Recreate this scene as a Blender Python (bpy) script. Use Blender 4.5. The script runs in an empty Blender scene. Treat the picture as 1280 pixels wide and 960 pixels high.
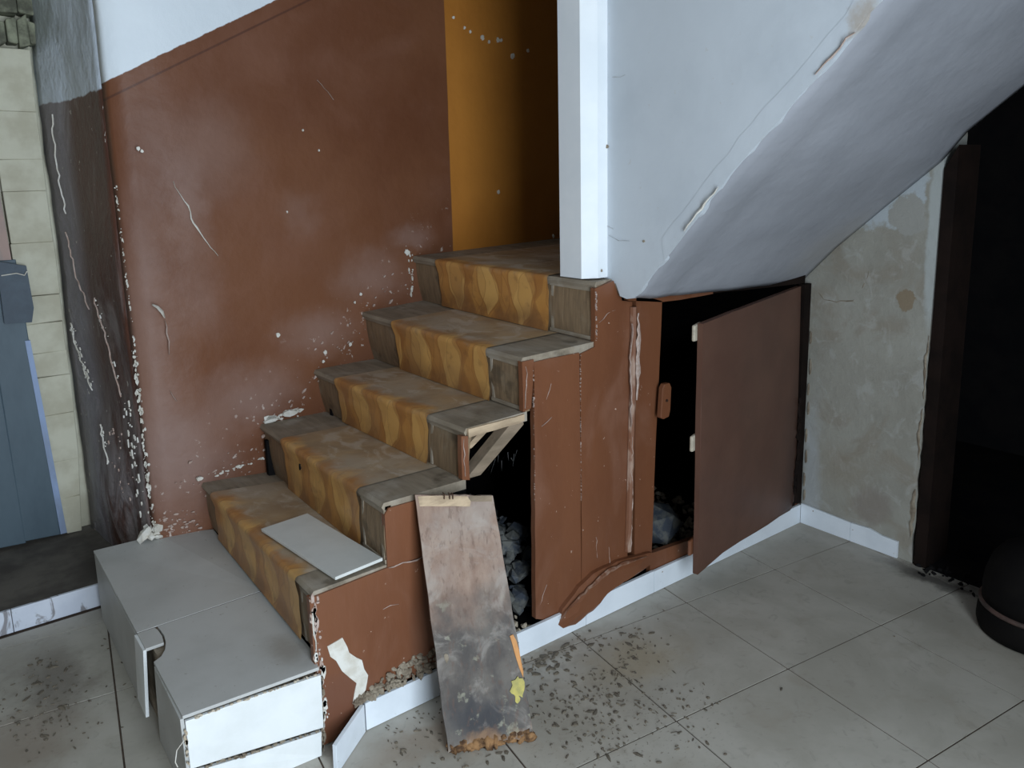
import bpy, bmesh, math, random
from mathutils import Vector, Matrix, noise
from math import sin, cos, pi, radians
random.seed(7)

# ------------------------------------------------------------------ camera
sc = bpy.context.scene
def cam_matrix(yaw, pitch, roll, loc):
    f = Vector((sin(yaw)*cos(pitch), cos(yaw)*cos(pitch), -sin(pitch)))
    r = Vector((cos(yaw), -sin(yaw), 0)); d = f.cross(r)
    r2 = cos(roll)*r + sin(roll)*d; d2 = -sin(roll)*r + cos(roll)*d
    M = Matrix((r2, -d2, -f)).transposed().to_4x4(); M.translation = loc
    return M
cd = bpy.data.cameras.new('camera'); cam = bpy.data.objects.new('camera', cd)
sc.collection.objects.link(cam); sc.camera = cam
cam.matrix_world = cam_matrix(.6419, .1779, .02326, Vector((-2.919, -1.8265, 1.5)))
cd.sensor_fit = 'HORIZONTAL'; cd.sensor_width = 36; cd.lens = 975.1/1280*36
cd.shift_x = (640-635.7)/1280; cd.shift_y = -(480-400.0)/1280
cd.clip_start = .05

# ------------------------------------------------------------------ world and daylight
w = bpy.data.worlds.new('world'); sc.world = w; w.use_nodes = True
w.node_tree.nodes['Background'].inputs[0].default_value = (.62, .78, 1, 1)
w.node_tree.nodes['Background'].inputs[1].default_value = 1.0
def area(name, loc, target, sx, sy, energy, col):
    l = bpy.data.lights.new(name, 'AREA'); l.shape = 'RECTANGLE'; l.size = sx; l.size_y = sy
    l.energy = energy; l.color = col
    o = bpy.data.objects.new(name, l); sc.collection.objects.link(o); o.location = loc
    o.rotation_euler = (Vector(target)-Vector(loc)).to_track_quat('-Z', 'Y').to_euler()
    return o
DOORX0, DOORX1, BACKY = -3.15, -2.03, -2.75          # daylit street doorway behind the camera
area('daylight_street_door', ((DOORX0+DOORX1)/2, BACKY-.12, 1.2), ((DOORX0+DOORX1)/2, 0, 1.1), DOORX1-DOORX0, 2.1, 97, (.79, .90, 1))
sc.view_settings.view_transform = 'Standard'; sc.view_settings.look = 'None'
sc.view_settings.exposure = 0.1; sc.view_settings.gamma = 1; sc.view_settings.use_curve_mapping = False

# ------------------------------------------------------------------ material helpers
class N:
    def __init__(s, name):
        m = bpy.data.materials.new(name); m.use_nodes = True; s.m = m; s.t = m.node_tree; s.t.nodes.clear()
        s.out = s.t.nodes.new('ShaderNodeOutputMaterial'); s.b = s.t.nodes.new('ShaderNodeBsdfPrincipled')
        s.t.links.new(s.b.outputs[0], s.out.inputs[0]); s.pos = s.t.nodes.new('ShaderNodeNewGeometry').outputs['Position']
    def put(s, sock, v):
        if hasattr(v, 'is_output'): s.t.links.new(v, sock)
        elif v is not None:
            try: sock.default_value = v
            except Exception: sock.default_value = tuple(v)+(1,)
    def math(s, op, a, b=None, c=None, clamp=False):
        n = s.t.nodes.new('ShaderNodeMath'); n.operation = op; n.use_clamp = clamp
        for i, v in enumerate((a, b, c)):
            if v is not None: s.put(n.inputs[i], v)
        return n.outputs[0]
    def vec(s, op, a, b=None, sc_=None):
        n = s.t.nodes.new('ShaderNodeVectorMath'); n.operation = op; s.put(n.inputs[0], a)
        if b is not None: s.put(n.inputs[1], b)
        if sc_ is not None: s.put(n.inputs['Scale'], sc_)
        return n.outputs['Value'] if op in ('LENGTH', 'DOT_PRODUCT') else n.outputs[0]
    def noise(s, scale, detail=4, rough=.6, v=None, stretch=None, col=False, dist=0):
        n = s.t.nodes.new('ShaderNodeTexNoise'); p = v or s.pos
        if stretch: p = s.vec('MULTIPLY', p, stretch)
        s.put(n.inputs['Vector'], p); n.inputs['Scale'].default_value = scale
        n.inputs['Detail'].default_value = detail; n.inputs['Roughness'].default_value = rough
        n.inputs['Distortion'].default_value = dist
        return n.outputs[1] if col else n.outputs[0]
    def ramp(s, v, lo, hi):
        n = s.t.nodes.new('ShaderNodeMapRange'); n.interpolation_type = 'SMOOTHSTEP'
        s.put(n.inputs[0], v); n.inputs[1].default_value = lo; n.inputs[2].default_value = hi
        return n.outputs[0]
    def mix(s, f, a, b):
        n = s.t.nodes.new('ShaderNodeMix'); n.data_type = 'RGBA'; s.put(n.inputs[0], f); s.put(n.inputs[6], c4(a)); s.put(n.inputs[7], c4(b))
        return n.outputs[2]
    def nmask(s, scale, lo, hi, stretch=None, detail=5, dist=0): return s.ramp(s.noise(scale, detail, .6, None, stretch, dist=dist), lo, hi)
    def blot(s, c, r, amp=.05, scale=8, soft=.5):
        wv = s.vec('SUBTRACT', s.noise(scale, 5, .65, col=True), (.5, .5, .5))
        p = s.vec('ADD', s.pos, s.vec('SCALE', wv, sc_=amp*2))
        d = s.vec('DIVIDE', s.vec('SUBTRACT', p, c), r)
        return s.ramp(s.vec('LENGTH', d), 1+soft*.3, 1-soft)
    def bump(s, h, strength=.3, dist=.01):
        n = s.t.nodes.new('ShaderNodeBump'); s.put(n.inputs['Height'], h); n.inputs['Strength'].default_value = strength
        n.inputs['Distance'].default_value = dist; s.t.links.new(n.outputs[0], s.b.inputs['Normal'])
    def done(s, col, rough=.6, spec=.5, metal=0):
        s.put(s.b.inputs['Base Color'], c4(col)); s.put(s.b.inputs['Roughness'], rough)
        s.b.inputs['Specular IOR Level'].default_value = spec; s.b.inputs['Metallic'].default_value = metal
        return s.m
def c4(c): return tuple(c)+(1,) if isinstance(c, tuple) and len(c) == 3 else c
def mul(s, a, b): return s.math('MULTIPLY', a, b)

def simple(name, a, b, scale=12, rough=.6, bump=.2, stretch=None, spec=.4, lo=.35, hi=.65, bs=60, metal=0, bd=.003):
    s = N(name); c = s.mix(s.nmask(scale, lo, hi, stretch), a, b)
    s.bump(s.noise(bs, 4, .6, None, stretch), bump, bd); return s.done(c, rough, spec, metal)

BROWN = (.183, .073, .034); WHITE = (.80, .86, .90)
# long stair wall: white above a slanting painted line, brown below, ochre round the turn
s = N('stair_wall_paint')
sep = s.t.nodes.new('ShaderNodeSeparateXYZ'); s.t.links.new(s.pos, sep.inputs[0]); X, Y, Z = sep.outputs
line = s.math('SUBTRACT', s.math('SUBTRACT', Z, s.math('MULTIPLY', X, .532)), 1.828+.532*2.404)
edge = s.math('ADD', line, s.math('MULTIPLY', s.math('SUBTRACT', s.noise(30), .5), .012))
br = s.mix(s.nmask(1.6, .35, .7), BROWN, (.145, .053, .024))
br = s.mix(mul(s, s.nmask(3.0, .45, .75, dist=.6), .35), br, (.24, .115, .075))
glare_scuff = (.36, .26, .23)  # pale glare painted into the upper patches, pinkish scuffs low by the steps
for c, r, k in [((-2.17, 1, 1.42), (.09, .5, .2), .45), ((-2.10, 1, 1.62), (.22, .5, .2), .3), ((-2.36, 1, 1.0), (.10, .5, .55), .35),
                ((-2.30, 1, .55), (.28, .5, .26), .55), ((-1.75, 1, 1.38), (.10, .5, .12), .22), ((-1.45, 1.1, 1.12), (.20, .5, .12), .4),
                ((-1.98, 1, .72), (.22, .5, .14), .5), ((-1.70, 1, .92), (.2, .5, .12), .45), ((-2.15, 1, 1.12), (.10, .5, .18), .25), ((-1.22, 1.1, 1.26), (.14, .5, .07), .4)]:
    br = s.mix(mul(s, s.blot(c, r, .09, 7, .9), k*.8), br, glare_scuff)
# darker band stripe just under the line, faded paint below it
st = s.math('ABSOLUTE', s.math('ADD', line, .053)); br = s.mix(mul(s, s.ramp(st, .006, .002), .7), br, (.075, .028, .018))
# scuffed crumbs low down beside the steps
low = s.ramp(s.math('SUBTRACT', Z, s.math('MULTIPLY', s.math('ADD', X, 2.3), .68)), .68, .33)
sp_ = mul(s, s.nmask(38, .63, .68), low); br = s.mix(mul(s, sp_, .75), br, (.62, .54, .48))
oc = s.mix(s.nmask(2, .3, .7), (.50, .20, .035), (.42, .16, .026))
br = s.mix(s.ramp(X, -1.004, -1.000), br, oc)
wh = s.mix(s.nmask(1.5, .35, .7), WHITE, (.74, .80, .85))
col = s.mix(s.ramp(edge, -.002, .002), br, wh)
s.bump(s.math('ADD', s.noise(5, 3), s.math('MULTIPLY', s.noise(70, 3), .12)), .35, .02)
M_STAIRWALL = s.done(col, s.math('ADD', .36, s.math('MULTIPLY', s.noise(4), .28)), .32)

# door reveal: same paint, darkened in colour for its shaded side, far more scuffed
s = N('reveal_paint'); sep = s.t.nodes.new('ShaderNodeSeparateXYZ'); s.t.links.new(s.pos, sep.inputs[0]); X, Y, Z = sep.outputs
e = s.math('ADD', Z, s.math('MULTIPLY', s.math('SUBTRACT', s.noise(12), .5), .03))
br = s.mix(s.nmask(3, .35, .7), (.105, .040, .024), (.075, .030, .020))
br = s.mix(mul(s, s.nmask(6, .5, .68, (1, 1, .35), dist=1.0), .6), br, (.30, .25, .24))
lowm = s.ramp(Z, .95, .30); br = s.mix(mul(s, mul(s, s.nmask(9, .38, .6, (1, 1, .5), dist=.8), lowm), .75), br, (.36, .32, .32))
far = s.ramp(Y, 1.42, 1.62); br = s.mix(mul(s, far, .65), br, (.27, .27, .30))
br = s.mix(s.nmask(34, .68, .71), br, (.6, .56, .5))
wh = s.mix(s.nmask(5, .4, .7), (.62, .69, .78), (.46, .51, .56))
wh = s.mix(mul(s, s.blot((-2.45, 1.75, 2.15), (.3, .3, .14), .1, 6, .6), .6), wh, (.2, .22, .17))
s.bump(s.math('ADD', s.noise(7, 4), s.math('MULTIPLY', s.noise(40, 4), .3)), .6, .03)
M_REVEAL = s.done(s.mix(s.ramp(e, 1.818, 1.826), br, wh), .5, .4)

# painted stair side boards
s = N('painted_board'); br = s.mix(s.nmask(2.5, .35, .7, (1, 1, .4)), (.188, .071, .032), (.150, .055, .025))
br = s.mix(mul(s, s.nmask(5, .5, .75, (1, 1, .5), dist=.6), .3), br, (.30, .16, .11))
br = s.mix(s.nmask(55, .70, .72), br, (.55, .42, .34))
lowm = s.blot((-2.15, -.02, .12), (.1, .2, .12), .06, 12, .6); br = s.mix(mul(s, lowm, .4), br, (.13, .06, .045))
s.bump(s.noise(26, 4, .6, None, (1, 1, .25)), .25, .006)
M_BOARD = s.done(br, .42, .45)
s = N('inside_door_paint'); br = s.mix(s.nmask(3, .35, .7), (.125, .062, .042), (.10, .047, .032))
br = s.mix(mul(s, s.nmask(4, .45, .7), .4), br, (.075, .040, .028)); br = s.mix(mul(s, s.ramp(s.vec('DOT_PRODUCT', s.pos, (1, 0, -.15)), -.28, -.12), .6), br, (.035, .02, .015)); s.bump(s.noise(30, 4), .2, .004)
M_DOOR = s.done(br, .5, .4)
M_RAW = simple('raw_worn_wood', (.29, .22, .155), (.17, .13, .09), 9, .8, .5, (.4, 2, 2), .2)
M_RAWLIGHT = simple('split_fresh_wood', (.56, .42, .28), (.34, .25, .165), 16, .8, .5, (.3, 2, 2), .2)
# grey weathered wood of treads and riser ends
s = N('grey_weathered_wood'); c = s.mix(s.nmask(14, .3, .7, (2.2, .35, 2.2)), (.33, .275, .205), (.23, .187, .137))
c = s.mix(mul(s, s.nmask(5, .45, .7, dist=.5), .6), c, (.44, .40, .34)); c = s.mix(mul(s, s.nmask(8, .56, .70), .6), c, (.085, .065, .042))
s.bump(s.noise(30, 4, .6, None, (2, .3, 2)), .35, .006); M_GREYWOOD = s.done(c, .7, .3)
s = N('riser_end_wood'); c = s.mix(s.nmask(20, .3, .7, (3, 3, .35)), (.27, .185, .108), (.19, .130, .078))
c = s.mix(mul(s, s.nmask(7, .5, .72), .6), c, (.30, .26, .19)); c = s.mix(mul(s, s.nmask(9, .55, .7), .6), c, (.06, .045, .03))
s.bump(s.noise(30, 4, .6, None, (3, 3, .3)), .35, .006); M_RISEREND = s.done(c, .6, .35)
# linoleum runner, patterned where it still shows
s = N('patterned_linoleum'); uv = s.t.nodes.new('ShaderNodeUVMap').outputs[0]
su = s.t.nodes.new('ShaderNodeSeparateXYZ'); s.t.links.new(uv, su.inputs[0]); U, V, _ = su.outputs
def leaf(pu, pv, ou, ov, wd):
    fu = s.math('FRACT', s.math('ADD', s.math('DIVIDE', U, pu), ou)); fv = s.math('FRACT', s.math('ADD', s.math('DIVIDE', V, pv), ov))
    wv = s.math('MULTIPLY', s.math('SINE', s.math('MULTIPLY', fv, pi)), wd)
    return s.math('SUBTRACT', wv, s.math('ABSOLUTE', s.math('SUBTRACT', s.math('MULTIPLY', fu, 2), 1)))
base = s.mix(s.nmask(6, .35, .7), (.56, .275, .070), (.48, .215, .055))
U0 = U; U = s.math('ADD', U, s.math('MULTIPLY', s.math('SUBTRACT', s.noise(5, 2), .5), .09))
V0 = V; V = s.math('ADD', V, s.math('MULTIPLY', s.math('SUBTRACT', s.noise(4, 2), .5), .10))
l1 = s.ramp(leaf(.21, .30, 0, .72, .66), 0, .07); l2 = s.ramp(leaf(.21, .30, .37, .35, .55), 0, .07); l3 = s.ramp(leaf(.15, .21, .2, .9, .6), 0, .06); l4 = s.ramp(leaf(.34, .36, .7, .5, .5), 0, .05)
c = s.mix(mul(s, l1, .8), base, (.74, .44, .14)); c = s.mix(mul(s, l2, .75), c, (.37, .155, .042)); c = s.mix(mul(s, l3, .40), c, (.58, .30, .085)); c = s.mix(mul(s, l4, .35), c, (.46, .20, .055))
for lf in (leaf(.21, .30, 0, .72, .66), leaf(.15, .21, .2, .9, .6), leaf(.21, .30, .37, .35, .55)):
    c = s.mix(mul(s, s.ramp(s.math('ABSOLUTE', lf), .055, .01), .45), c, (.30, .12, .035))
c = s.mix(mul(s, s.nmask(4, .42, .68, dist=.5), .4), c, (.36, .21, .10)); c = s.mix(mul(s, s.nmask(18, .55, .68), .35), c, (.24, .11, .04))
V = V0
worn = s.mix(s.nmask(6, .35, .68, (1, 1, 1), dist=.4), (.42, .30, .175), (.30, .22, .14))
worn = s.mix(mul(s, s.nmask(4.2, .42, .62), .75), worn, (.43, .37, .29))
worn = s.mix(mul(s, s.nmask(11, .50, .64, (1, .6, 1), dist=.9), .6), worn, (.56, .51, .43))
worn = s.mix(mul(s, s.nmask(7, .58, .72), .4), worn, (.16, .11, .07))
f = s.ramp(s.math('ADD', V, s.math('MULTIPLY', s.math('SUBTRACT', s.noise(9), .5), .16)), -.015, .07)
c = s.mix(mul(s, f, .92), c, worn)
grime = s.ramp(V, -.11, -.19); c = s.mix(mul(s, mul(s, grime, s.nmask(10, .3, .6)), .6), c, (.18, .085, .035))
s.bump(s.math('ADD', s.noise(9, 3), s.math('MULTIPLY', s.noise(80, 3), .15)), .22, .01)
M_LINO = s.done(c, s.math('ADD', .36, s.math('MULTIPLY', f, .25)), .45)
# floor tiles with dirt, by place
s = N('floor_tile_ceramic'); c = s.mix(s.nmask(3.5, .35, .68, dist=.5), (.46, .435, .38), (.375, .352, .30))
c = s.mix(mul(s, s.nmask(9, .5, .75, dist=.8), .4), c, (.33, .29, .23)); c = s.mix(mul(s, s.nmask(22, .56, .7, dist=1.2), .35), c, (.26, .235, .20))
for cc, rr, k, colr in [((-1.28, -.26, 0), (.22, .13, .2), .5, (.34, .27, .16)), ((-1.62, -.35, 0), (.28, .20, .2), .3, (.30, .26, .2)),
                   ((-2.75, .80, 0), (.12, .26, .2), .75, (.16, .135, .11)), ((-2.86, .52, 0), (.18, .2, .2), .5, (.27, .2, .15)), ((-2.95, .95, 0), (.35, .25, .2), .3, (.3, .27, .22)),
                   ((-1.50, -.06, 0), (.20, .05, .2), .6, (.2, .15, .1)), ((-1.95, -.15, 0), (.3, .08, .2), .45, (.3, .22, .15)),
                   ((-.06, -.62, 0), (.07, .25, .2), .85, (.06, .055, .05)), ((-.03, -.1, 0), (.06, .3, .1), .3, (.25, .2, .15)), ((-.30, -1.0, 0), (.3, .3, .2), .25, (.3, .26, .2))]:
    c = s.mix(mul(s, s.blot(cc, rr, .10, 10, .8), k), c, colr)
drop = mul(s, s.nmask(60, .60, .66, (1, 1.6, 1)), s.math('MAXIMUM', s.blot((-1.5, -.42, 0), (.38, .3, .3), .1, 6, .9), s.blot((-2.78, .72, 0), (.16, .32, .2), .08, 6, .9)))
c = s.mix(mul(s, drop, .8), c, (.13, .11, .085))
s.bump(s.noise(14, 4), .08, .004)
M_TILE = s.done(c, s.math('ADD', .32, s.math('MULTIPLY', s.noise(8), .3)), .4)
M_GROUT = simple('dark_grout', (.055, .036, .026), (.10, .07, .05), 20, .9, .3)
s = N('platform_tile_grey'); c = s.mix(s.nmask(4, .35, .7), (.53, .53, .51), (.46, .46, .44)); c = s.mix(mul(s, s.nmask(70, .66, .70), .5), c, (.25, .22, .18))
c = s.mix(mul(s, s.blot((-2.26, .1, .26), (.06, .1, .1), .05, 14, .9), .5), c, (.22, .18, .14)); M_PTILE = s.done(c, .5, .35)
M_WTILE = simple('white_glazed_tile', (.82, .84, .84), (.74, .76, .75), 6, .3, .05, None, .5)
M_STRIP = simple('pale_cut_tile', (.68, .69, .66), (.62, .63, .60), 8, .45, .05)
M_TCORE = simple('tile_biscuit', (.55, .48, .38), (.42, .34, .25), 30, .9, .3)
s = N('white_skirting_tile'); c = s.mix(s.nmask(5, .35, .7), (.80, .85, .90), (.70, .75, .80)); c = s.mix(s.nmask(50, .70, .73), c, (.3, .22, .16)); M_SKIRT = s.done(c, .3, .5)
s = N('dirty_skirting_tile'); c = s.mix(s.nmask(5, .35, .7), (.66, .70, .78), (.55, .59, .68)); c = s.mix(mul(s, s.nmask(16, .56, .64, (1, 1, .5), dist=1), .8), c, (.16, .14, .14)); M_SKIRTD = s.done(c, .35, .5)
# white plaster of upper flight
s = N('white_stair_plaster'); c = s.mix(s.nmask(2.2, .35, .7), (.60, .645, .69), (.53, .575, .62))
c = s.mix(mul(s, s.blot((-1.12, -.82, 1.84), (.06, .05, .06), .05, 18, .6), .8), c, (.42, .36, .30))
c = s.mix(mul(s, s.nmask(45, .68, .71), .35), c, (.5, .48, .44))
s.bump(s.math('ADD', s.noise(6, 3), s.math('MULTIPLY', s.noise(90, 3), .1)), .22, .015); M_PLASTER = s.done(c, .55, .35)
M_PILLAR = simple('pillar_whitewash', (.85, .88, .90), (.78, .82, .85), 4, .5, .1)
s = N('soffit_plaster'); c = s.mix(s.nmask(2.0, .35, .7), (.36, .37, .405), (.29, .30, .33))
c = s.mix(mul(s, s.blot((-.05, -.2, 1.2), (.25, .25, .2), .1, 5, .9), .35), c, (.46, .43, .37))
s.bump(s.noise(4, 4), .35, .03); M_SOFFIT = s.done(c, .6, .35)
# cream damp wall
s = N('cream_damp_plaster'); c = s.mix(s.nmask(3, .35, .7), (.35, .34, .295), (.285, .272, .232))
c = s.mix(mul(s, s.nmask(4, .48, .64, dist=1.0), .6), c, (.27, .235, .185)); c = s.mix(mul(s, s.nmask(13, .52, .66, dist=.8), .35), c, (.46, .46, .44))
sep = s.t.nodes.new('ShaderNodeSeparateXYZ'); s.t.links.new(s.pos, sep.inputs[0]); X, Y, Z = sep.outputs
up = s.blot((0, -.30, 1.47), (.3, .16, .20), .09, 9, .12); c = s.mix(up, c, (.44, .48, .50))
up = s.blot((0, -.50, 1.3), (.3, .035, .40), .02, 9, .3); c = s.mix(mul(s, up, .8), c, (.45, .48, .47))
c = s.mix(s.blot((0, -.40, 1.34), (.3, .075, .075), .05, 14, .12), c, (.34, .335, .305))
c = s.mix(s.blot((0, -.408, 1.023), (.3, .036, .046), .035, 24, .15), c, (.26, .205, .14))
c = s.mix(mul(s, s.blot((0, -.05, .22), (.3, .05, .4), .06, 10, .8), .5), c, (.44, .47, .50))
c = s.mix(mul(s, s.blot((0, -.33, .18), (.3, .08, .08), .05, 10, .4), .7), c, (.26, .23, .20))
c = s.mix(mul(s, s.blot((0, -.20, .30), (.3, .14, .12), .08, 9, .9), .5), c, (.28, .24, .18))
s.bump(s.math('ADD', s.noise(7, 5), s.math('MULTIPLY', s.noise(50, 4), .2)), .4, .02); M_CREAM = s.done(c, .75, .25)
M_DARKFRAME = simple('dark_brown_frame', (.014, .008, .006), (.008, .005, .004), 8, .8, .3, spec=.12)
M_SHADEDIRT = simple('shade_and_dirt_black', (.008, .008, .009), (.012, .011, .011), 6, .95, .2, spec=.05)  # near-black colour paints in the dark of unlit hollows; also the sill dirt
M_PITCH = simple('black_iron', (.0035, .003, .003), (.006, .005, .0045), 8, .8, .2, spec=.12)
M_RIM = simple('dull_pale_rim', (.09, .055, .045), (.05, .035, .03), 20, .5, .2)
M_COAL = simple('blue_grey_rubble', (.040, .048, .062), (.11, .11, .10), 22, .8, .6, None, .3, .4, .6, 80)
M_CONC = simple('dusty_mortar', (.34, .29, .22), (.18, .14, .1), 18, .95, .6)
M_FLAKE = simple('exposed_white_plaster', (.74, .72, .66), (.60, .56, .48), 25, .85, .4)
M_SCUFF = simple('peeled_paint_edge', (.48, .38, .33), (.36, .25, .2), 60, .8, .3)
M_CREAMB = simple('cream_limewash', (.62, .60, .48), (.50, .47, .36), 7, .8, .5, None, .2, .35, .65, 30)
M_STONE = simple('mossy_grey_stone', (.30, .31, .22), (.10, .10, .075), 14, .9, .8, None, .2, .35, .65, 26)
M_BLUE = simple('slate_blue_door_paint', (.085, .125, .155), (.060, .092, .118), 5, .5, .25, (1, 1, .4), .4)
M_BLUED = simple('dark_blue_paint', (.045, .075, .105), (.03, .05, .075), 8, .5, .3)
M_BLUEL = simple('light_blue_paint', (.30, .40, .62), (.24, .30, .42), 9, .5, .3, (1, 1, .3))
M_PINK = simple('worn_pink_paint', (.42, .30, .26), (.30, .27, .25), 12, .7, .3, (1, 1, .3))
M_THRESH = simple('grimy_concrete', (.085, .075, .065), (.15, .135, .115), 7, .85, .5)
M_ROOM = simple('plain_room_wall', (.26, .23, .20), (.22, .19, .17), 3, .8, .1)
M_CEIL = simple('plain_ceiling', (.42, .42, .42), (.38, .38, .38), 3, .8, .1)
M_HAIR = simple('grey_hairline', (.42, .43, .44), (.5, .5, .5), 40, .8, 0)
M_CRUMB = simple('dark_droppings', (.10, .085, .065), (.18, .15, .11), 40, .9, .3)
M_NAIL = simple('rusty_nail', (.10, .05, .03), (.06, .035, .025), 60, .6, .2, metal=.6)
M_WEB = simple('dusty_cobweb', (.16, .16, .16), (.10, .10, .10), 60, .9, 0)
M_PALE = simple('yellowed_plastic', (.52, .46, .36), (.42, .37, .29), 40, .5, .1)
M_TRIM = simple('peeling_brown_trim', (.20, .085, .045), (.36, .24, .18), 30, .5, .5, (1, 1, .35), .5, .45, .62)
s = N('old_plank_wood')
sep = s.t.nodes.new('ShaderNodeSeparateXYZ'); s.t.links.new(s.pos, sep.inputs[0]); X, Y, Z = sep.outputs
c = s.mix(s.nmask(12, .3, .7, (2.5, 2.5, .6)), (.33, .235, .18), (.235, .150, .112))
c = s.mix(mul(s, s.nmask(5, .42, .66), .55), c, (.36, .31, .27))
zz = s.math('ADD', Z, s.math('MULTIPLY', s.math('SUBTRACT', s.noise(7, 5), .5), .35)); g = s.ramp(zz, .43, .26)
grey = s.mix(s.nmask(14, .35, .65, (1, 1, .7)), (.050, .050, .050), (.12, .112, .10)); c = s.mix(mul(s, g, .88), c, grey)
g2 = s.blot((-1.88, -.27, .08), (.10, .2, .06), .05, 12, .7); c = s.mix(mul(s, g2, .7), c, (.035, .037, .045))
c = s.mix(mul(s, mul(s, s.nmask(24, .6, .68), g), .6), c, (.33, .32, .24))
g3 = s.ramp(zz, .075, .03); c = s.mix(mul(s, g3, .6), c, (.33, .19, .10))
c = s.mix(mul(s, s.nmask(40, .54, .66, (2.2, 2.2, .35)), .45), c, (.13, .08, .06)); c = s.mix(mul(s, s.nmask(9, .52, .66, dist=1), .35), c, (.42, .38, .34))
s.bump(s.noise(40, 5, .6, None, (2, 2, .6)), .45, .006); M_PLANK = s.done(c, .75, .3)
M_ORANGE = simple('orange_fresh_splinter', (.62, .30, .11), (.48, .22, .08), 30, .7, .4, (1, 1, .3))
M_YELLOW = simple('dried_yellow_paint', (.50, .42, .10), (.34, .30, .09), 40, .6, .4)
M_ROT = simple('rotten_end_grain', (.30, .165, .075), (.075, .04, .022), 26, .9, .8, None, .2, .4, .6, 50)

# ------------------------------------------------------------------ geometry helpers
def link(o): sc.collection.objects.link(o); return o
def base_of(p):
    q = Vector((0, 0, 0))
    while p is not None: q += Vector(p.location); p = p.parent
    return q
def mk(name, verts, faces, mat, parent=None, bevel=0, rough=0, sub=0, smooth=False, uv=None, origin=None, seed=0):
    """one mesh object from world-space vertices"""
    bm = bmesh.new(); vs = [bm.verts.new(v) for v in verts]
    for f in faces:
        try: bm.faces.new([vs[i] for i in f])
        except ValueError: pass
    if not uv: bmesh.ops.recalc_face_normals(bm, faces=bm.faces)
    if sub: bmesh.ops.subdivide_edges(bm, edges=bm.edges, cuts=sub, use_grid_fill=True)
    if bevel: bmesh.ops.bevel(bm, geom=list(bm.edges), offset=bevel, segments=2, affect='EDGES', profile=.5)
    if rough:
        for v in bm.verts: v.co += noise.noise_vector(v.co*23+Vector((seed, seed*2, 0)))*rough
    return fin(name, bm, mat, parent, smooth, uv, origin)
def fin(name, bm, mat, parent=None, smooth=False, uv=None, origin=None):
    me = bpy.data.meshes.new(name)
    b = base_of(parent)
    if origin is not None: b = Vector(origin)
    if parent is None and origin is None: b = Vector((0, 0, 0))
    if uv is not None:
        ul = bm.loops.layers.uv.new('UVMap'); bm.verts.index_update()
        for f in bm.faces:
            for l in f.loops: l[ul].uv = uv[l.vert.index]
    for v in bm.verts: v.co -= b
    bm.to_mesh(me); bm.free()
    for m in (mat if isinstance(mat, list) else [mat]): me.materials.append(m)
    if smooth:
        for p in me.polygons: p.use_smooth = True
    o = link(bpy.data.objects.new(name, me))
    if parent is not None: o.parent = parent; o.location = b - base_of(parent)
    else: o.location = b
    return o
def tag(o, label=None, cat=None, group=None, kind=None):
    for k, v in (('label', label), ('category', cat), ('group', group), ('kind', kind)):
        if v: o[k] = v
    return o
def empty(name, loc): o = link(bpy.data.objects.new(name, None)); o.location = loc; o.empty_display_size = .1; return o
def box8(p, q): (a, b, c), (d, e, f) = p, q; return [(a, b, c), (d, b, c), (d, e, c), (a, e, c), (a, b, f), (d, b, f), (d, e, f), (a, e, f)]
BF = [(0, 3, 2, 1), (4, 5, 6, 7), (0, 1, 5, 4), (1, 2, 6, 5), (2, 3, 7, 6), (3, 0, 4, 7)]
def box(name, p, q, mat, parent=None, **k): return mk(name, box8(p, q), BF, mat, parent, **k)
def slab(name, poly, d, mat, parent=None, **k):
    """polygon extruded by vector d"""
    n = len(poly); d = Vector(d); v = [Vector(p) for p in poly]; v += [p+d for p in v]
    f = [tuple(range(n)), tuple(range(2*n-1, n-1, -1))]+[(i, i+n, (i+1) % n+n, (i+1) % n) for i in range(n)]
    return mk(name, v, f, mat, parent, **k)
def jag(poly, amp, step=.02, seed=1, closed=True, axis=None):
    """subdivide a 3D polyline and roughen it"""
    out = []; n = len(poly); r = random.Random(seed)
    for i in range(n if closed else n-1):
        a = Vector(poly[i]); b = Vector(poly[(i+1) % n]); k = max(1, int((b-a).length/step))
        for j in range(k):
            p = a.lerp(b, j/k)
            if j or True:
                o = Vector((r.uniform(-1, 1), r.uniform(-1, 1), r.uniform(-1, 1)))*amp
                if axis is not None: o[axis] = 0
                p = p+o
            out.append(p)
    if not closed: out.append(Vector(poly[-1]))
    return out
def ribbon(name, pts, width, nrm, mat, parent, lift=.0015, th=.001, amp=.003, seed=1):
    """thin raised flake line following pts (crack edge, peeled paint)"""
    pts = jag(pts, amp, .018, seed, False); nrm = Vector(nrm).normalized(); V = []; n = len(pts)
    for i, p in enumerate(pts):
        t = (pts[min(n-1, i+1)]-pts[max(0, i-1)]).normalized(); s_ = t.cross(nrm)
        w_ = width*(.15+.85*sin(pi*(i+.3)/(n-.4)))*random.uniform(.6, 1.3)/2
        V += [p+nrm*lift-s_*w_, p+nrm*(lift+th*2), p+nrm*lift+s_*w_, p-nrm*.002]
    F = []
    for i in range(n-1):
        a = 4*i; b = a+4
        F += [(a, a+1, b+1, b), (a+1, a+2, b+2, b+1), (a+2, a+3, b+3, b+2), (a+3, a, b, b+3)]
    F += [(0, 1, 2, 3), tuple(4*(n-1)+k for k in (3, 2, 1, 0))]
    return mk(name, V, F, mat, parent)
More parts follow.
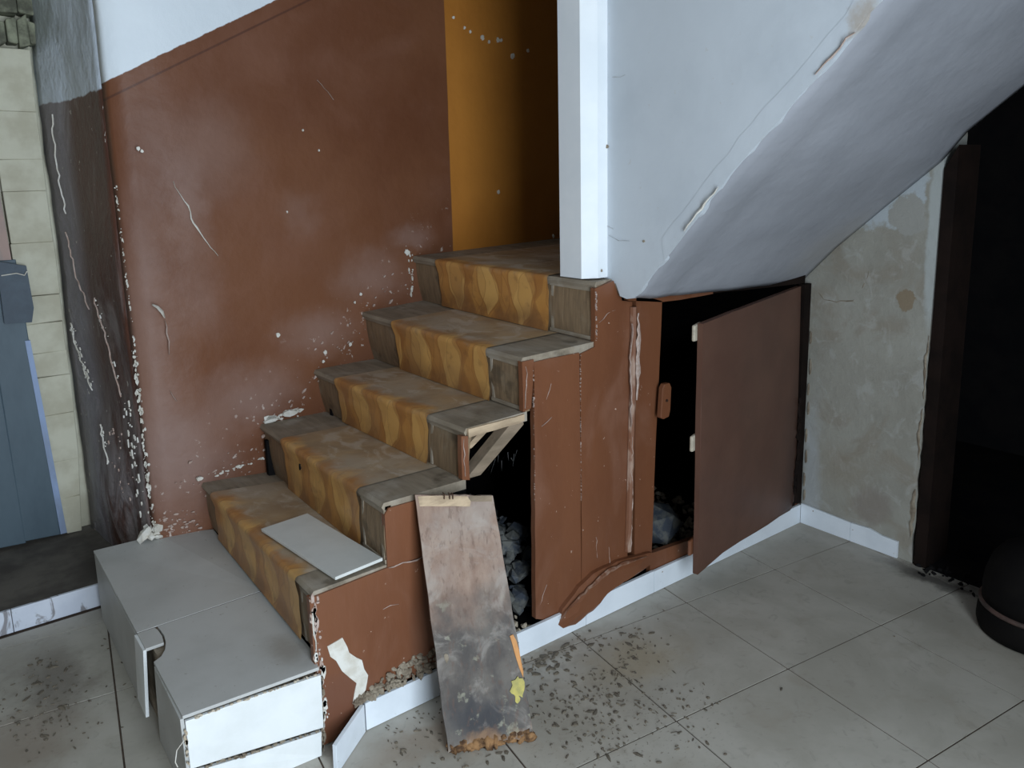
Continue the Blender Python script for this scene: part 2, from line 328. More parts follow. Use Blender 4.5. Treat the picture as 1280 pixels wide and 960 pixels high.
def patch(name, c, r, nrm, mat, parent, seed=0, th=.002, n=12):
    """small ragged flake lying on a surface"""
    nrm = Vector(nrm).normalized(); up = Vector((0, 0, 1)) if abs(nrm.z) < .9 else Vector((0, 1, 0))
    u = up.cross(nrm).normalized(); v = nrm.cross(u); rr = random.Random(seed); c = Vector(c)-nrm*.002
    P = [c+u*cos(2*pi*i/n)*r[0]*rr.uniform(.6, 1.15)+v*sin(2*pi*i/n)*r[1]*rr.uniform(.6, 1.15) for i in range(n)]
    return slab(name, P, nrm*(th+.002), mat, parent)
def chips(name, pts, nrm, spread, size, count, mat, parent, seed=0, lift=.001):
    """many tiny ragged flakes strewn along a line, one joined part"""
    rr = random.Random(seed); nrm = Vector(nrm).normalized(); pts = [Vector(p) for p in pts]; L = [(b-a).length for a, b in zip(pts[:-1], pts[1:])]; T = sum(L); V = []; F = []
    for _ in range(count):
        d = rr.random()*T; i = 0
        while i < len(L)-1 and d > L[i]: d -= L[i]; i += 1
        t = (pts[i+1]-pts[i]).normalized(); sd = t.cross(nrm); p = pts[i]+t*d+sd*rr.gauss(0, spread)+nrm*lift
        n = rr.randint(5, 8); r0 = size*rr.uniform(.25, 1)**1.6*1.4; st_ = rr.uniform(1, 3.2); b0 = len(V)
        ring = [p+t*(r0*st_*cos(2*pi*k/n)*rr.uniform(.5, 1.2))+sd*(r0*sin(2*pi*k/n)*rr.uniform(.5, 1.2)) for k in range(n)]
        V += [q-nrm*.004 for q in ring]+[q+nrm*.0004 for q in ring]
        F += [tuple(b0+n+k for k in range(n))]+[(b0+k, b0+(k+1) % n, b0+n+(k+1) % n, b0+n+k) for k in range(n)]
    return tag(mk(name, V, F, mat, parent), kind='stuff')
def rock(bm, c, r, seed, squash=.8):
    res = bmesh.ops.create_icosphere(bm, subdivisions=1, radius=1)
    rr = random.Random(seed); s3 = Vector((rr.uniform(.7, 1.3), rr.uniform(.7, 1.3), rr.uniform(.5, 1)*squash))*r
    R = Matrix.Rotation(rr.uniform(0, 6.3), 3, Vector((rr.uniform(-1, 1), rr.uniform(-1, 1), 1)))
    for v in res['verts']:
        k = 1+rr.uniform(-.25, .25); v.co = R @ Vector((v.co.x*s3.x*k, v.co.y*s3.y*k, v.co.z*s3.z*k))+Vector(c)
def lathe(name, prof, c, mat, parent=None, n=40, smooth=True):
    V = []; F = []
    for r, z in prof:
        for i in range(n): V.append((c[0]+r*cos(2*pi*i/n), c[1]+r*sin(2*pi*i/n), c[2]+z))
    for j in range(len(prof)-1):
        for i in range(n): F.append((j*n+i, j*n+(i+1) % n, (j+1)*n+(i+1) % n, (j+1)*n+i))
    F += [tuple(range(n-1, -1, -1)), tuple((len(prof)-1)*n+i for i in range(n))]
    return mk(name, V, F, mat, parent, smooth=smooth)
def tube(name, pts, r, mat, parent=None, n=6):
    V = []; F = []; pts = [Vector(p) for p in pts]; m = len(pts)
    for i, p in enumerate(pts):
        t = (pts[min(m-1, i+1)]-pts[max(0, i-1)]).normalized(); a = t.orthogonal().normalized(); b = t.cross(a)
        V += [p+(a*cos(2*pi*k/n)+b*sin(2*pi*k/n))*r for k in range(n)]
    for i in range(m-1):
        for k in range(n): F.append((i*n+k, i*n+(k+1) % n, (i+1)*n+(k+1) % n, (i+1)*n+k))
    F += [tuple(range(n-1, -1, -1)), tuple((m-1)*n+k for k in range(n))]
    return mk(name, V, F, mat, parent)

# ------------------------------------------------------------------ room shell
def WY(x): return 1.01+.11*(x+2.22)                 # brown wall, slightly out of square
CEIL = 2.75; XL = -4.3
def curtain(name, pts, z0, z1, mat, amp=.006, step=.05, closed=False, thick=None, smooth=True):
    """rendered wall following a plan line, gently uneven, with thickness to the back"""
    line = []
    for a, b in zip(pts[:-1], pts[1:]):
        a = Vector(a); b = Vector(b); k = max(1, int((b-a).length/step))
        line += [a.lerp(b, j/k) for j in range(k)]
    line.append(Vector(pts[-1])); nz = max(1, int((z1-z0)/step)); V = []; F = []
    for p in line:
        for j in range(nz+1):
            z = z0+(z1-z0)*j/nz; o = noise.noise_vector(Vector((p.x, p.y, z))*2.3)*amp+noise.noise_vector(Vector((p.x, p.y, z))*9)*amp*.3
            V.append((p.x+o.x, p.y+o.y, z))
    n1 = nz+1
    for i in range(len(line)-1):
        for j in range(nz): F.append((i*n1+j, (i+1)*n1+j, (i+1)*n1+j+1, i*n1+j+1))
    o = mk(name, V, F, mat, smooth=smooth); m = o.modifiers.new('thickness', 'SOLIDIFY'); m.thickness = thick or .1; m.offset = 1 if thick and thick < 0 else -1
    return o
def side_check(o, toward):
    """flip so the thickness grows away from the room"""
    me = o.data; c = Vector(toward)
    f = me.polygons[len(me.polygons)//2]
    if (c-f.center).dot(f.normal) < 0: me.flip_normals()
    o.modifiers['thickness'].offset = -1; o.modifiers['thickness'].thickness = abs(o.modifiers['thickness'].thickness)

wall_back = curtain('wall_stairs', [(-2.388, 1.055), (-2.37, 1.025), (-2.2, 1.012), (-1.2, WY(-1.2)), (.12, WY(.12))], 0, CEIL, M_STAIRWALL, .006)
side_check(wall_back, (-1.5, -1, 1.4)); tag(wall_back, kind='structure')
REV = [(-2.388, 1.056), (-2.405, 1.25), (-2.43, 1.5), (-2.485, 1.76)]
reveal = curtain('wall_reveal', REV, 0, CEIL, M_REVEAL, .012); side_check(reveal, (-3.5, 1.3, 1.2)); tag(reveal, kind='structure')
# masonry return behind, carrying the blue door
back = box('wall_doorway', (XL, 1.80, 0), (-2.44, 1.95, CEIL), M_CREAMB); tag(back, kind='structure')
ceil = box('ceiling', (XL-.1, BACKY-.1, CEIL), (.2, 2.0, CEIL+.1), M_CEIL); tag(ceil, kind='structure')
wl = box('wall_left', (XL-.12, BACKY, 0), (XL, 1.95, CEIL), M_ROOM); tag(wl, kind='structure')
wf = slab('wall_front', [(XL, BACKY, 0), (DOORX0, BACKY, 0), (DOORX0, BACKY, 2.25), (DOORX1, BACKY, 2.25), (DOORX1, BACKY, 0), (.12, BACKY, 0), (.12, BACKY, CEIL), (XL, BACKY, CEIL)], (0, -.1, 0), M_ROOM); tag(wf, kind='structure')
# cream wall on the right with the dark doorway
def cream_pts():
    e = [(0, -.502, 0), (0, -.497, .08), (0, -.507, .18), (0, -.500, .34), (0, -.508, .5), (0, -.506, .75), (0, -.512, 1.0), (0, -.514, 1.25), (0, -.512, 1.45), (0, -.510, 1.53), (0, -.512, 1.9), (0, -1.45, 1.9)]
    return jag(e, .004, .03, 3, False, 0)
CW_ = [(0, 1.35, 0)]+cream_pts()+[(0, -1.45, 0), (0, BACKY, 0), (0, BACKY, CEIL), (0, 1.35, CEIL)]
wr = slab('wall_right', CW_, (.16, 0, 0), M_CREAM); tag(wr, kind='structure')
# loose edge plaster of the doorway
for i, (z0, z1, y, w_) in enumerate([(.42, .62, -.500, .012), (.10, .30, -.494, .02), (.66, .90, -.503, .01)]):
    ribbon('plaster_chip', [(-.001, y, z0), (-.001, y+.006, (z0+z1)/2), (-.001, y, z1)], w_, (-1, 0, 0), M_CONC, wr, seed=i)
ribbon('paint_crack', [(0, -.03, 1.03), (0, -.08, .99), (0, -.13, .985), (0, -.2, 1.0), (0, -.245, 1.06), (0, -.26, 1.12)], .004, (-1, 0, 0), M_CONC, wr, lift=.0005, th=.0005, seed=5)
# door_1: dark opening and frame
d1 = empty('door_1', (0, -.95, 0)); tag(d1, kind='structure')
slab('door_frame', [(-.008, -.512, 0), (-.008, -.556, 0), (-.008, -.560, 1.585), (-.008, -.516, 1.50)], (.17, 0, 0), M_DARKFRAME, d1, rough=.002)
box('door_frame', (-.008, -1.44, 0), (.16, -1.38, 1.88), M_DARKFRAME, d1)
nr = slab('wall_passage', [(1.6, .2, -.06), (1.6, -2.4, -.06), (1.6, -2.4, 2.4), (1.6, .2, 2.4)], (.1, 0, 0), M_SHADEDIRT); tag(nr, kind='structure')
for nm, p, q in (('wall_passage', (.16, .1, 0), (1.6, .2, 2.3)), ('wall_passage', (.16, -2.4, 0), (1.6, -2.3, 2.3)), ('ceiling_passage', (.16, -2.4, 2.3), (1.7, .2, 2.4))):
    tag(box(nm, p, q, M_SHADEDIRT), kind='structure')
fp = box('floor_passage', (-.004, -2.4, -.06), (1.75, .2, -.002), M_SHADEDIRT); tag(fp, kind='structure')
bm = bmesh.new()
for i in range(130):
    y = random.uniform(-1.35, -.52); rock(bm, (random.gauss(.0, .035), y, .002), random.uniform(.004, .014), i, .6)
tag(fin('dirt_line', bm, M_SHADEDIRT, origin=(0, -.95, 0)), 'black sooty dirt heaped along the dark doorway sill', 'dirt', kind='stuff')

# floor: grout bed and separate tiles on a grid turned 7 degrees against the stairs
fl = slab('floor', [(XL, BACKY-.1, -.003), (-.0, BACKY-.1, -.003), (0, 1.3, -.003), (-2.3, 1.95, -.003), (XL, 1.95, -.003)], (0, 0, -.08), M_GROUT); tag(fl, kind='structure')
def clip(poly, n, d):
    out = []
    for i in range(len(poly)):
        a, b = poly[i], poly[(i+1) % len(poly)]; da = a.dot(n)-d; db = b.dot(n)-d
        if da <= 0: out.append(a)
        if da*db < 0: out.append(a.lerp(b, da/(da-db)))
    return out
ta = -.1255; A = Vector((cos(ta), sin(ta), 0)); B = Vector((-sin(ta), cos(ta), 0)); O = Vector((-.952, -.589, 0)); S = .4505; g = .0026
shared = {}
for i in range(-9, 4):
    for j in range(-7, 7):
        off = .082 if i <= -4 else 0
        c = O+A*(i+.5)*S+B*((j+.5)*S+off); h = S/2-g
        q = [c-A*h-B*h, c+A*h-B*h, c+A*h+B*h, c-A*h+B*h]
        q0 = q
        q = clip(q, Vector((1, 0, 0)), -.002)
        if len(q) < 3: continue
        if c.x > -2.15: q = clip(q, Vector((0, 1, 0)), .02)
        q = clip(q, Vector((0, 1, 0)), 1.17) if len(q) > 2 else q
        q = clip(q, Vector((0, -1, 0)), -BACKY-.01) if len(q) > 2 else q
        if len(q) < 3: continue
        area_ = abs(sum((q[k]-q[0]).cross(q[k+1]-q[0]).z for k in range(1, len(q)-1)))
        if area_ < .004 or c.x < XL+.1: continue
        dz = random.uniform(-.0006, .0004)
        if q == q0 or len(q) == 4 and all((a-b).length < 1e-6 for a, b in zip(q, q0)):
            if 'full' not in shared:
                o = slab('floor_tile', [p-c for p in q], (0, 0, -.008), M_TILE, None); shared['full'] = o.data
            else: o = link(bpy.data.objects.new('floor_tile', shared['full']))
            o.parent = fl; o.location = (c.x, c.y, dz)
        else:
            o = slab('floor_tile', [p-c for p in q], (0, 0, -.008), M_TILE, None); o.parent = fl; o.location = (c.x, c.y, dz)

# skirting tiles
bf = empty('baseboard_stairs', (-1, -.015, 0)); tag(bf, kind='structure')
BS = [(-1.862, .082), (-1.855, .082), (-1.56, .088), (-1.27, .084), (-.93, .086), (-.62, .084), (-.36, .086), (-.008, .088)]
xs = [-2.098, -1.853, -1.595, -1.271, -.935, -.66, -.40, -.012]
for k in range(len(xs)-1):
    x0, x1 = xs[k]+.001, xs[k+1]-.001
    top = [(x0, -.022, .082)]
    if 2 <= k <= 3: # broken top edge where the flap of paint hangs over
        pass
    slab('skirting_tile', [(x0, -.024, .001), (x1, -.024, .001), (x1, -.024, .084+.002*(k % 2)), (x0, -.024, .084)], (0, .012, 0), M_SKIRT, bf, bevel=.001)
slab('skirting_tile', [(-2.232, -.125, .001), (-2.101, -.026, .001), (-2.101, -.026, .084), (-2.226, -.115, .075)], (-.006, .010, 0), M_SKIRT, bf, bevel=.001)
br_ = empty('baseboard_right', (-.01, -.2, 0)); tag(br_, kind='structure')
slab('skirting_tile', [(-.012, -.024, .001), (-.012, -.25, .001), (-.012, -.25, .080), (-.012, -.024, .090)], (.010, 0, 0), M_SKIRT, br_, bevel=.001)
slab('skirting_tile', [(-.012, -.252, .001), (-.012, -.447, .001), (-.012, -.447, .070), (-.012, -.38, .072), (-.012, -.33, .084), (-.012, -.252, .080)], (.010, 0, 0), M_SKIRT, br_)

# ------------------------------------------------------------------ door threshold and blue door on the left
th = empty('door_threshold', (-3.1, 1.5, 0)); tag(th, 'raised grimy concrete doorstep before the blue door, faced with white tiles', 'doorstep')
slab('step_body', [(XL, 1.20, 0), (-2.53, 1.20, 0), (-2.35, 1.20, 0), (-2.40, 1.795, 0), (XL, 1.795, 0)], (0, 0, .080), M_THRESH, th, rough=.003)
for x0, x1 in ((-3.45, -3.12), (-3.118, -2.83), (-2.828, -2.542)):
    slab('facing_tile', [(x0, 1.188, .001), (x1, 1.188, .001), (x1, 1.192, .083), (x0, 1.192, .083)], (0, .012, 0), M_SKIRTD, th, bevel=.001)
bd = empty('door_2', (-2.95, 1.72, .09)); tag(bd, kind='structure')
for k in range(5):   # vertical boards
    x1 = -2.612-k*.118+.001; x0 = x1-.116
    q = [(x0-.006, 1.735, .100), (x1 if k else -2.606, 1.735, .092), ((x1-.022) if not k else x1-.022, 1.735, 1.24), (x0-.022, 1.735, 1.24)]
    slab('door_board', q, (0, .03, 0), M_BLUE, bd, bevel=.003)
slab('door_edge_strip', [(-2.606, 1.728, .095), (-2.583, 1.728, .095), (-2.606, 1.728, .60), (-2.622, 1.728, .92), (-2.640, 1.728, .92), (-2.622, 1.728, .5)], (0, .03, 0), M_BLUEL, bd, rough=.002)
slab('lock_plate', [(-2.70, 1.700, 1.24), (-2.603, 1.700, 1.215), (-2.598, 1.700, 1.05), (-2.61, 1.700, .995), (-2.70, 1.700, 1.0)], (0, .03, 0), M_BLUED, bd, rough=.002)
tube('wire', [(-2.69, 1.695, 1.185), (-2.64, 1.692, 1.19), (-2.615, 1.69, 1.18), (-2.605, 1.69, 1.195)], .0022, M_FLAKE, bd)
slab('worn_strip', [(-2.70, 1.73, 1.24), (-2.648, 1.73, 1.24), (-2.672, 1.73, 2.0), (-2.70, 1.73, 2.0)], (0, .06, 0), M_PINK, bd, rough=.003)
# limewashed masonry jamb: blocks separately
zc = [.083, .24, .40, .60, .76, .86, .98, 1.09, 1.30, 1.50, 1.62, 1.80, 2.03]
def jl(z): return -2.582-.055*min(1, max(0, (z-.1)/.7))-.02*max(0, z-1)
def jr(z): return -2.532+.035*min(1, z/.5)
for k in range(len(zc)-1):
    z0, z1 = zc[k]+.0001, zc[k+1]-.0001; o_ = random.uniform(-.002, .002)
    slab('masonry_block', [(jl(z0), 1.745+o_, z0), (jr(z0), 1.745+o_, z0), (jr(z1), 1.745+o_, z1), (jl(z1), 1.745+o_, z1)], (0, .09, 0), M_CREAMB, back, bevel=.0035, rough=.005, seed=k*3)
for k in range(7):
    x = -2.72+k*.038; slab('lintel_stone', [(x, 1.72, 2.05-.02*(k % 2)), (x+.036, 1.72, 2.045), (x+.036, 1.72, 2.12+.02*(k % 3)), (x, 1.72, 2.13)], (0, .1, 0), M_STONE, back, bevel=.006, rough=.008, seed=k)
for k in range(5):
    x = -2.76+k*.06; slab('lintel_stone', [(x, 1.72, 2.155), (x+.057, 1.72, 2.15), (x+.057, 1.72, 2.25), (x, 1.72, 2.25)], (0, .1, 0), M_STONE, back, bevel=.006, rough=.008, seed=k+9)
# bulging loose plaster foot of the reveal
def revx(y):
    for (xa, ya), (xb, yb) in zip(REV[:-1], REV[1:]):
        if y <= yb: return xa+(xb-xa)*(y-ya)/(yb-ya)
    return REV[-1][0]
bm = bmesh.new(); N1 = 12
for i in range(N1+1):
    for j in range(17):
        u = i/N1; z = .06+.62*j/16; y = 1.22+(1.74-1.22)*u; x = revx(y)
        k = sin(pi*u)**.8*max(0, sin(pi*min(1, j/16*.8+.2))); x -= .035*k-.004
        bm.verts.new((x+noise.noise(Vector((y*9, z*9, 1)))*.010*k, y, z+noise.noise(Vector((y*13, 2, z)))*.01))
bm.verts.ensure_lookup_table()
for i in range(N1):
    for j in range(16): a = i*17+j; bm.faces.new([bm.verts[k] for k in (a, a+17, a+18, a+1)])
bl = fin('plaster_bulge', bm, M_REVEAL, reveal, smooth=True)
RX = lambda y: -2.398-.10*max(0, (y-1.2)/.55)
RN = (-1, -.15, 0)
for i, (pts, wd, n_, sz) in enumerate([([(1.62, 1.78), (1.63, 1.69), (1.62, 1.50), (1.60, 1.41)], .003, 0, 0), ([(1.62, 1.34), (1.58, 1.18), (1.48, 1.05)], .002, 0, 0), ([(1.70, .96), (1.66, .88), (1.60, .78), (1.55, .72)], .007, 40, .004), ([(1.40, 1.10), (1.30, .95), (1.22, .80), (1.20, .76)], .002, 16, .003), ([(1.40, .62), (1.38, .55), (1.36, .47)], .006, 12, .004)]):
    ribbon('peeled_paint', [(revx(y)-.010-(.03 if z < .7 else 0), y, z) for y, z in pts], wd*.7, RN, M_SCUFF if i % 2 else M_FLAKE, reveal, lift=.001, amp=.0035, seed=i+20)
    if n_: chips('paint_chips', [(revx(y)-.008-(.03 if z < .7 else 0), y, z) for y, z in pts], RN, .014, sz, n_, M_FLAKE, reveal, i+5)
chips('paint_chips', [(-2.405, 1.14, .75), (-2.402, 1.12, .33)], RN, .03, .0045, 40, M_FLAKE, reveal, 31)
chips('paint_chips', [(-2.43, 1.30, .62), (-2.425, 1.3, .35)], RN, .06, .004, 24, M_SCUFF, reveal, 32)
# ------------------------------------------------------------------ marks on the stair wall
WN = (.11, -1, 0)
def wp(x, z, d=.003): return (x, WY(x)-d, z)
def wline(name, pts, wd, mat=M_FLAKE, seed=1, th=.001, amp=.003): return ribbon(name, [wp(x, z, .004) for x, z in pts], wd, WN, mat, wall_back, lift=.003, th=th, amp=amp, seed=seed)
wline('paint_crack', [(-2.211, 1.523), (-2.192, 1.476), (-2.166, 1.435), (-2.161, 1.396), (-2.133, 1.342), (-2.104, 1.286), (-2.078, 1.256)], .0055, M_FLAKE, 2)
wline('paint_crack', [(-1.636, 1.891), (-1.591, 1.849), (-1.572, 1.82)], .002, M_SCUFF, 3)
wline('paint_crack', [(-2.317, 1.112), (-2.30, 1.10), (-2.283, 1.06)], .012, M_FLAKE, 4, .004)
wline('paint_crack', [(-2.283, 1.05), (-2.276, .98), (-2.280, .93)], .004, M_SCUFF, 5)
wline('paint_crack', [(-2.29, .80), (-2.27, .76)], .004, M_SCUFF, 6)
CN = (-.5, -1, 0)
chips('corner_chips', [(-2.383, 1.036, 1.52), (-2.379, 1.034, .95)], CN, .002, .0025, 60, M_FLAKE, wall_back, 1)
chips('corner_chips', [(-2.381, 1.036, .98), (-2.384, 1.036, .30)], CN, .004, .0042, 100, M_FLAKE, wall_back, 2)
chips('paint_chips', [(-2.35, 1.02, .30), (-2.23, 1.004, .30)], WN, .03, .0035, 40, M_SCUFF, wall_back, 3)
chips('paint_chips', [wp(-2.30, .40), wp(-2.02, .50), wp(-1.80, .68), wp(-1.55, .88), wp(-1.30, 1.10)], WN, .035, .0035, 90, M_SCUFF, wall_back, 4)
chips('plaster_chips', [wp(-2.20, .452), wp(-1.97, .47)], WN, .004, .004, 18, M_FLAKE, wall_back, 5)
chips('plaster_chips', [wp(-1.96, .612), wp(-1.80, .625)], WN, .007, .008, 34, M_FLAKE, wall_back, 6)
chips('plaster_chips', [wp(-1.24, 1.02), wp(-1.245, 1.25)], WN, .008, .004, 20, M_FLAKE, wall_back, 7)
for i, (x, z, r) in enumerate([(-1.874, .938, .008), (-1.679, .836, .008), (-1.69, .80, .006), (-1.711, 1.702, .004), (-1.649, 1.628, .004), (-2.311, 1.628, .006), (-2.300, 1.62, .005), (-1.563, .85, .008), (-1.80, 1.40, .004), (-1.26, 1.205, .012),
                               (-.958, 2.196, .006), (-.897, 2.16, .006), (-.865, 2.147, .006), (-.795, 2.131, .011), (-.755, 2.115, .007), (-.70, 2.128, .010), (-.68, 2.13, .007), (-.611, 2.067, .012), (-.51, 2.10, .008), (-.722, 1.444, .009), (-1.50, 1.05, .006), (-1.53, 1.02, .005)]):
    patch('paint_flake', wp(x, z, .004), (r, r*1.2), WN, M_FLAKE, wall_back, seed=i, th=.003)
for i, (x, z, a, b) in enumerate([(-1.855, .622, .040, .013), (-1.93, .612, .03, .007), (-2.22, .46, .012, .008)]):
    patch('bare_plaster', wp(x, z, .006), (a, b), WN, M_FLAKE, wall_back, seed=i+60, th=.008)
# plaster remnant lumps over each step end
for i, (x, z, a, b) in enumerate([(-2.02, .56, .05, .06), (-1.80, .70, .05, .05), (-1.56, .90, .05, .06), (-1.30, 1.08, .04, .07)]):
    pass
bm = bmesh.new()
for i in range(9): rock(bm, (-2.395+random.uniform(-.02, .04), 1.05+random.uniform(-.03, .01), .285+random.uniform(-.012, .025)), random.uniform(.012, .026), i+70)
tag(fin('plaster_lump', bm, M_FLAKE, origin=(-2.385, 1.04, .262)), 'crumbly white plaster lump at the wall corner behind the tiled low step', 'plaster lump')

# ------------------------------------------------------------------ tiled low step
pf = empty('tiled_step', (-2.38, .5, 0)); tag(pf, 'low block step clad in grey tiles with a notch in its top', 'step')
ZP = .256
slab('step_core', [(-2.542, .006, .0), (-2.205, .006, .0), (-2.205, 1.0, .0), (-2.37, 1.05, 0), (-2.550, 1.08, .0)], (0, 0, ZP-.012), M_CONC, pf)
def arc(cx, cy, r, a0, a1, n): return [(cx+r*cos(a0+(a1-a0)*k/n), cy+r*sin(a0+(a1-a0)*k/n)) for k in range(n+1)]
# back tile
def ptile(poly, nm='top_tile'): return slab(nm, [(x, y, ZP+z) for x, y, z in poly], (0, 0, -.009), M_PTILE, pf, bevel=.0012)
ptile([(-2.566, .446, 0), (-2.200, .452, -.002), (-2.188, 1.0, .0), (-2.36, 1.06, .01), (-2.572, 1.088, .004)])
notch = [(-2.562, .268), (-2.540, .282), (-2.524, .308), (-2.513, .345), (-2.508, .385), (-2.510, .425), (-2.514, .442)]
ptile([(-2.560, -.006, -.002), (-2.222, -.026, -.006), (-2.222, -.009, -.006), (-2.206, -.004, -.006), (-2.200, .448, -.002), (-2.512, .443, 0)]+[(x, y, 0) for x, y in reversed(notch[:-1])])
ptile([(-2.566, .442, .0), (-2.520, .442, .0)]+[(x-.005, y, -.0) for x, y in reversed(notch[3:6])]+[(-2.5655, .345, .0)], 'top_tile')
slab('joint', [(-2.566, .437, ZP-.002), (-2.205, .443, ZP-.004), (-2.205, .457, ZP-.003), (-2.566, .451, ZP-.002)], (0, 0, -.009), M_GROUT, pf)
# front face: two rows
FY = -.012
slab('front_tile', [(-2.556, FY, .112), (-2.224, FY-.022, .078), (-2.222, FY-.024, .232), (-2.38, FY-.010, .238), (-2.556, FY, .241)], (0, .010, 0), M_WTILE, pf, bevel=.001)
slab('front_tile', [(-2.556, FY-.002, .001), (-2.236, FY-.024, .001), (-2.232, FY-.024, .070), (-2.40, FY-.008, .082), (-2.556, FY-.002, .104)], (0, .010, 0), M_WTILE, pf)
chips('chipped_edge', [(-2.54, FY-.001, .243), (-2.23, FY-.02, .237)], (0, -1, 0), .0015, .0022, 50, M_TCORE, pf, 3)
chips('chipped_edge', [(-2.54, FY-.003, .108), (-2.40, FY-.012, .09), (-2.24, FY-.024, .074)], (0, -1, 0), .002, .003, 40, M_CONC, pf, 4)
chips('chipped_edge', [(-2.223, FY-.02, .235), (-2.226, FY-.02, .08), (-2.232, FY-.02, .01)], (0, -1, 0), .003, .0045, 50, M_CONC, pf, 5)
chips('chipped_edge', [(-2.559, FY, .235), (-2.559, FY, .01)], (0, -1, 0), .0015, .003, 40, M_TCORE, pf, 6)
# left face
def sx(y): return -2.566-.004*y
slab('side_tile', [(sx(0)+.004, -.004, .001), (sx(.3)+.004, .30, .001), (sx(.3)+.004, .262, .246), (sx(0), -.004, .246)], (.009, 0, 0), M_PTILE, pf, bevel=.001)
slab('side_tile', [(sx(.45), .47, .001), (sx(1.1), 1.09, .001), (sx(1.1), 1.09, .246), (sx(.45), .44, .246)], (.009, 0, 0), M_PTILE, pf, bevel=.001)
o = slab('side_tile', [(-2.586, .335, .06), (-2.584, .445, .055), (-2.574, .445, .252), (-2.572, .345, .252)], (.009, 0, 0), M_WTILE, pf, bevel=.001); o['label'] = 'loose white upright tile beside the notch'
tube('loose_fibre', [(-2.565, -.02, .20), (-2.585, -.03, .19), (-2.592, -.035, .165), (-2.588, -.035, .15)], .0012, M_FLAKE, pf)

# ------------------------------------------------------------------ staircase
st = empty('staircase', (-1.7, .5, 0)); tag(st, 'old wooden staircase with patterned brown linoleum rising between brown wall and white pillar', 'staircase')
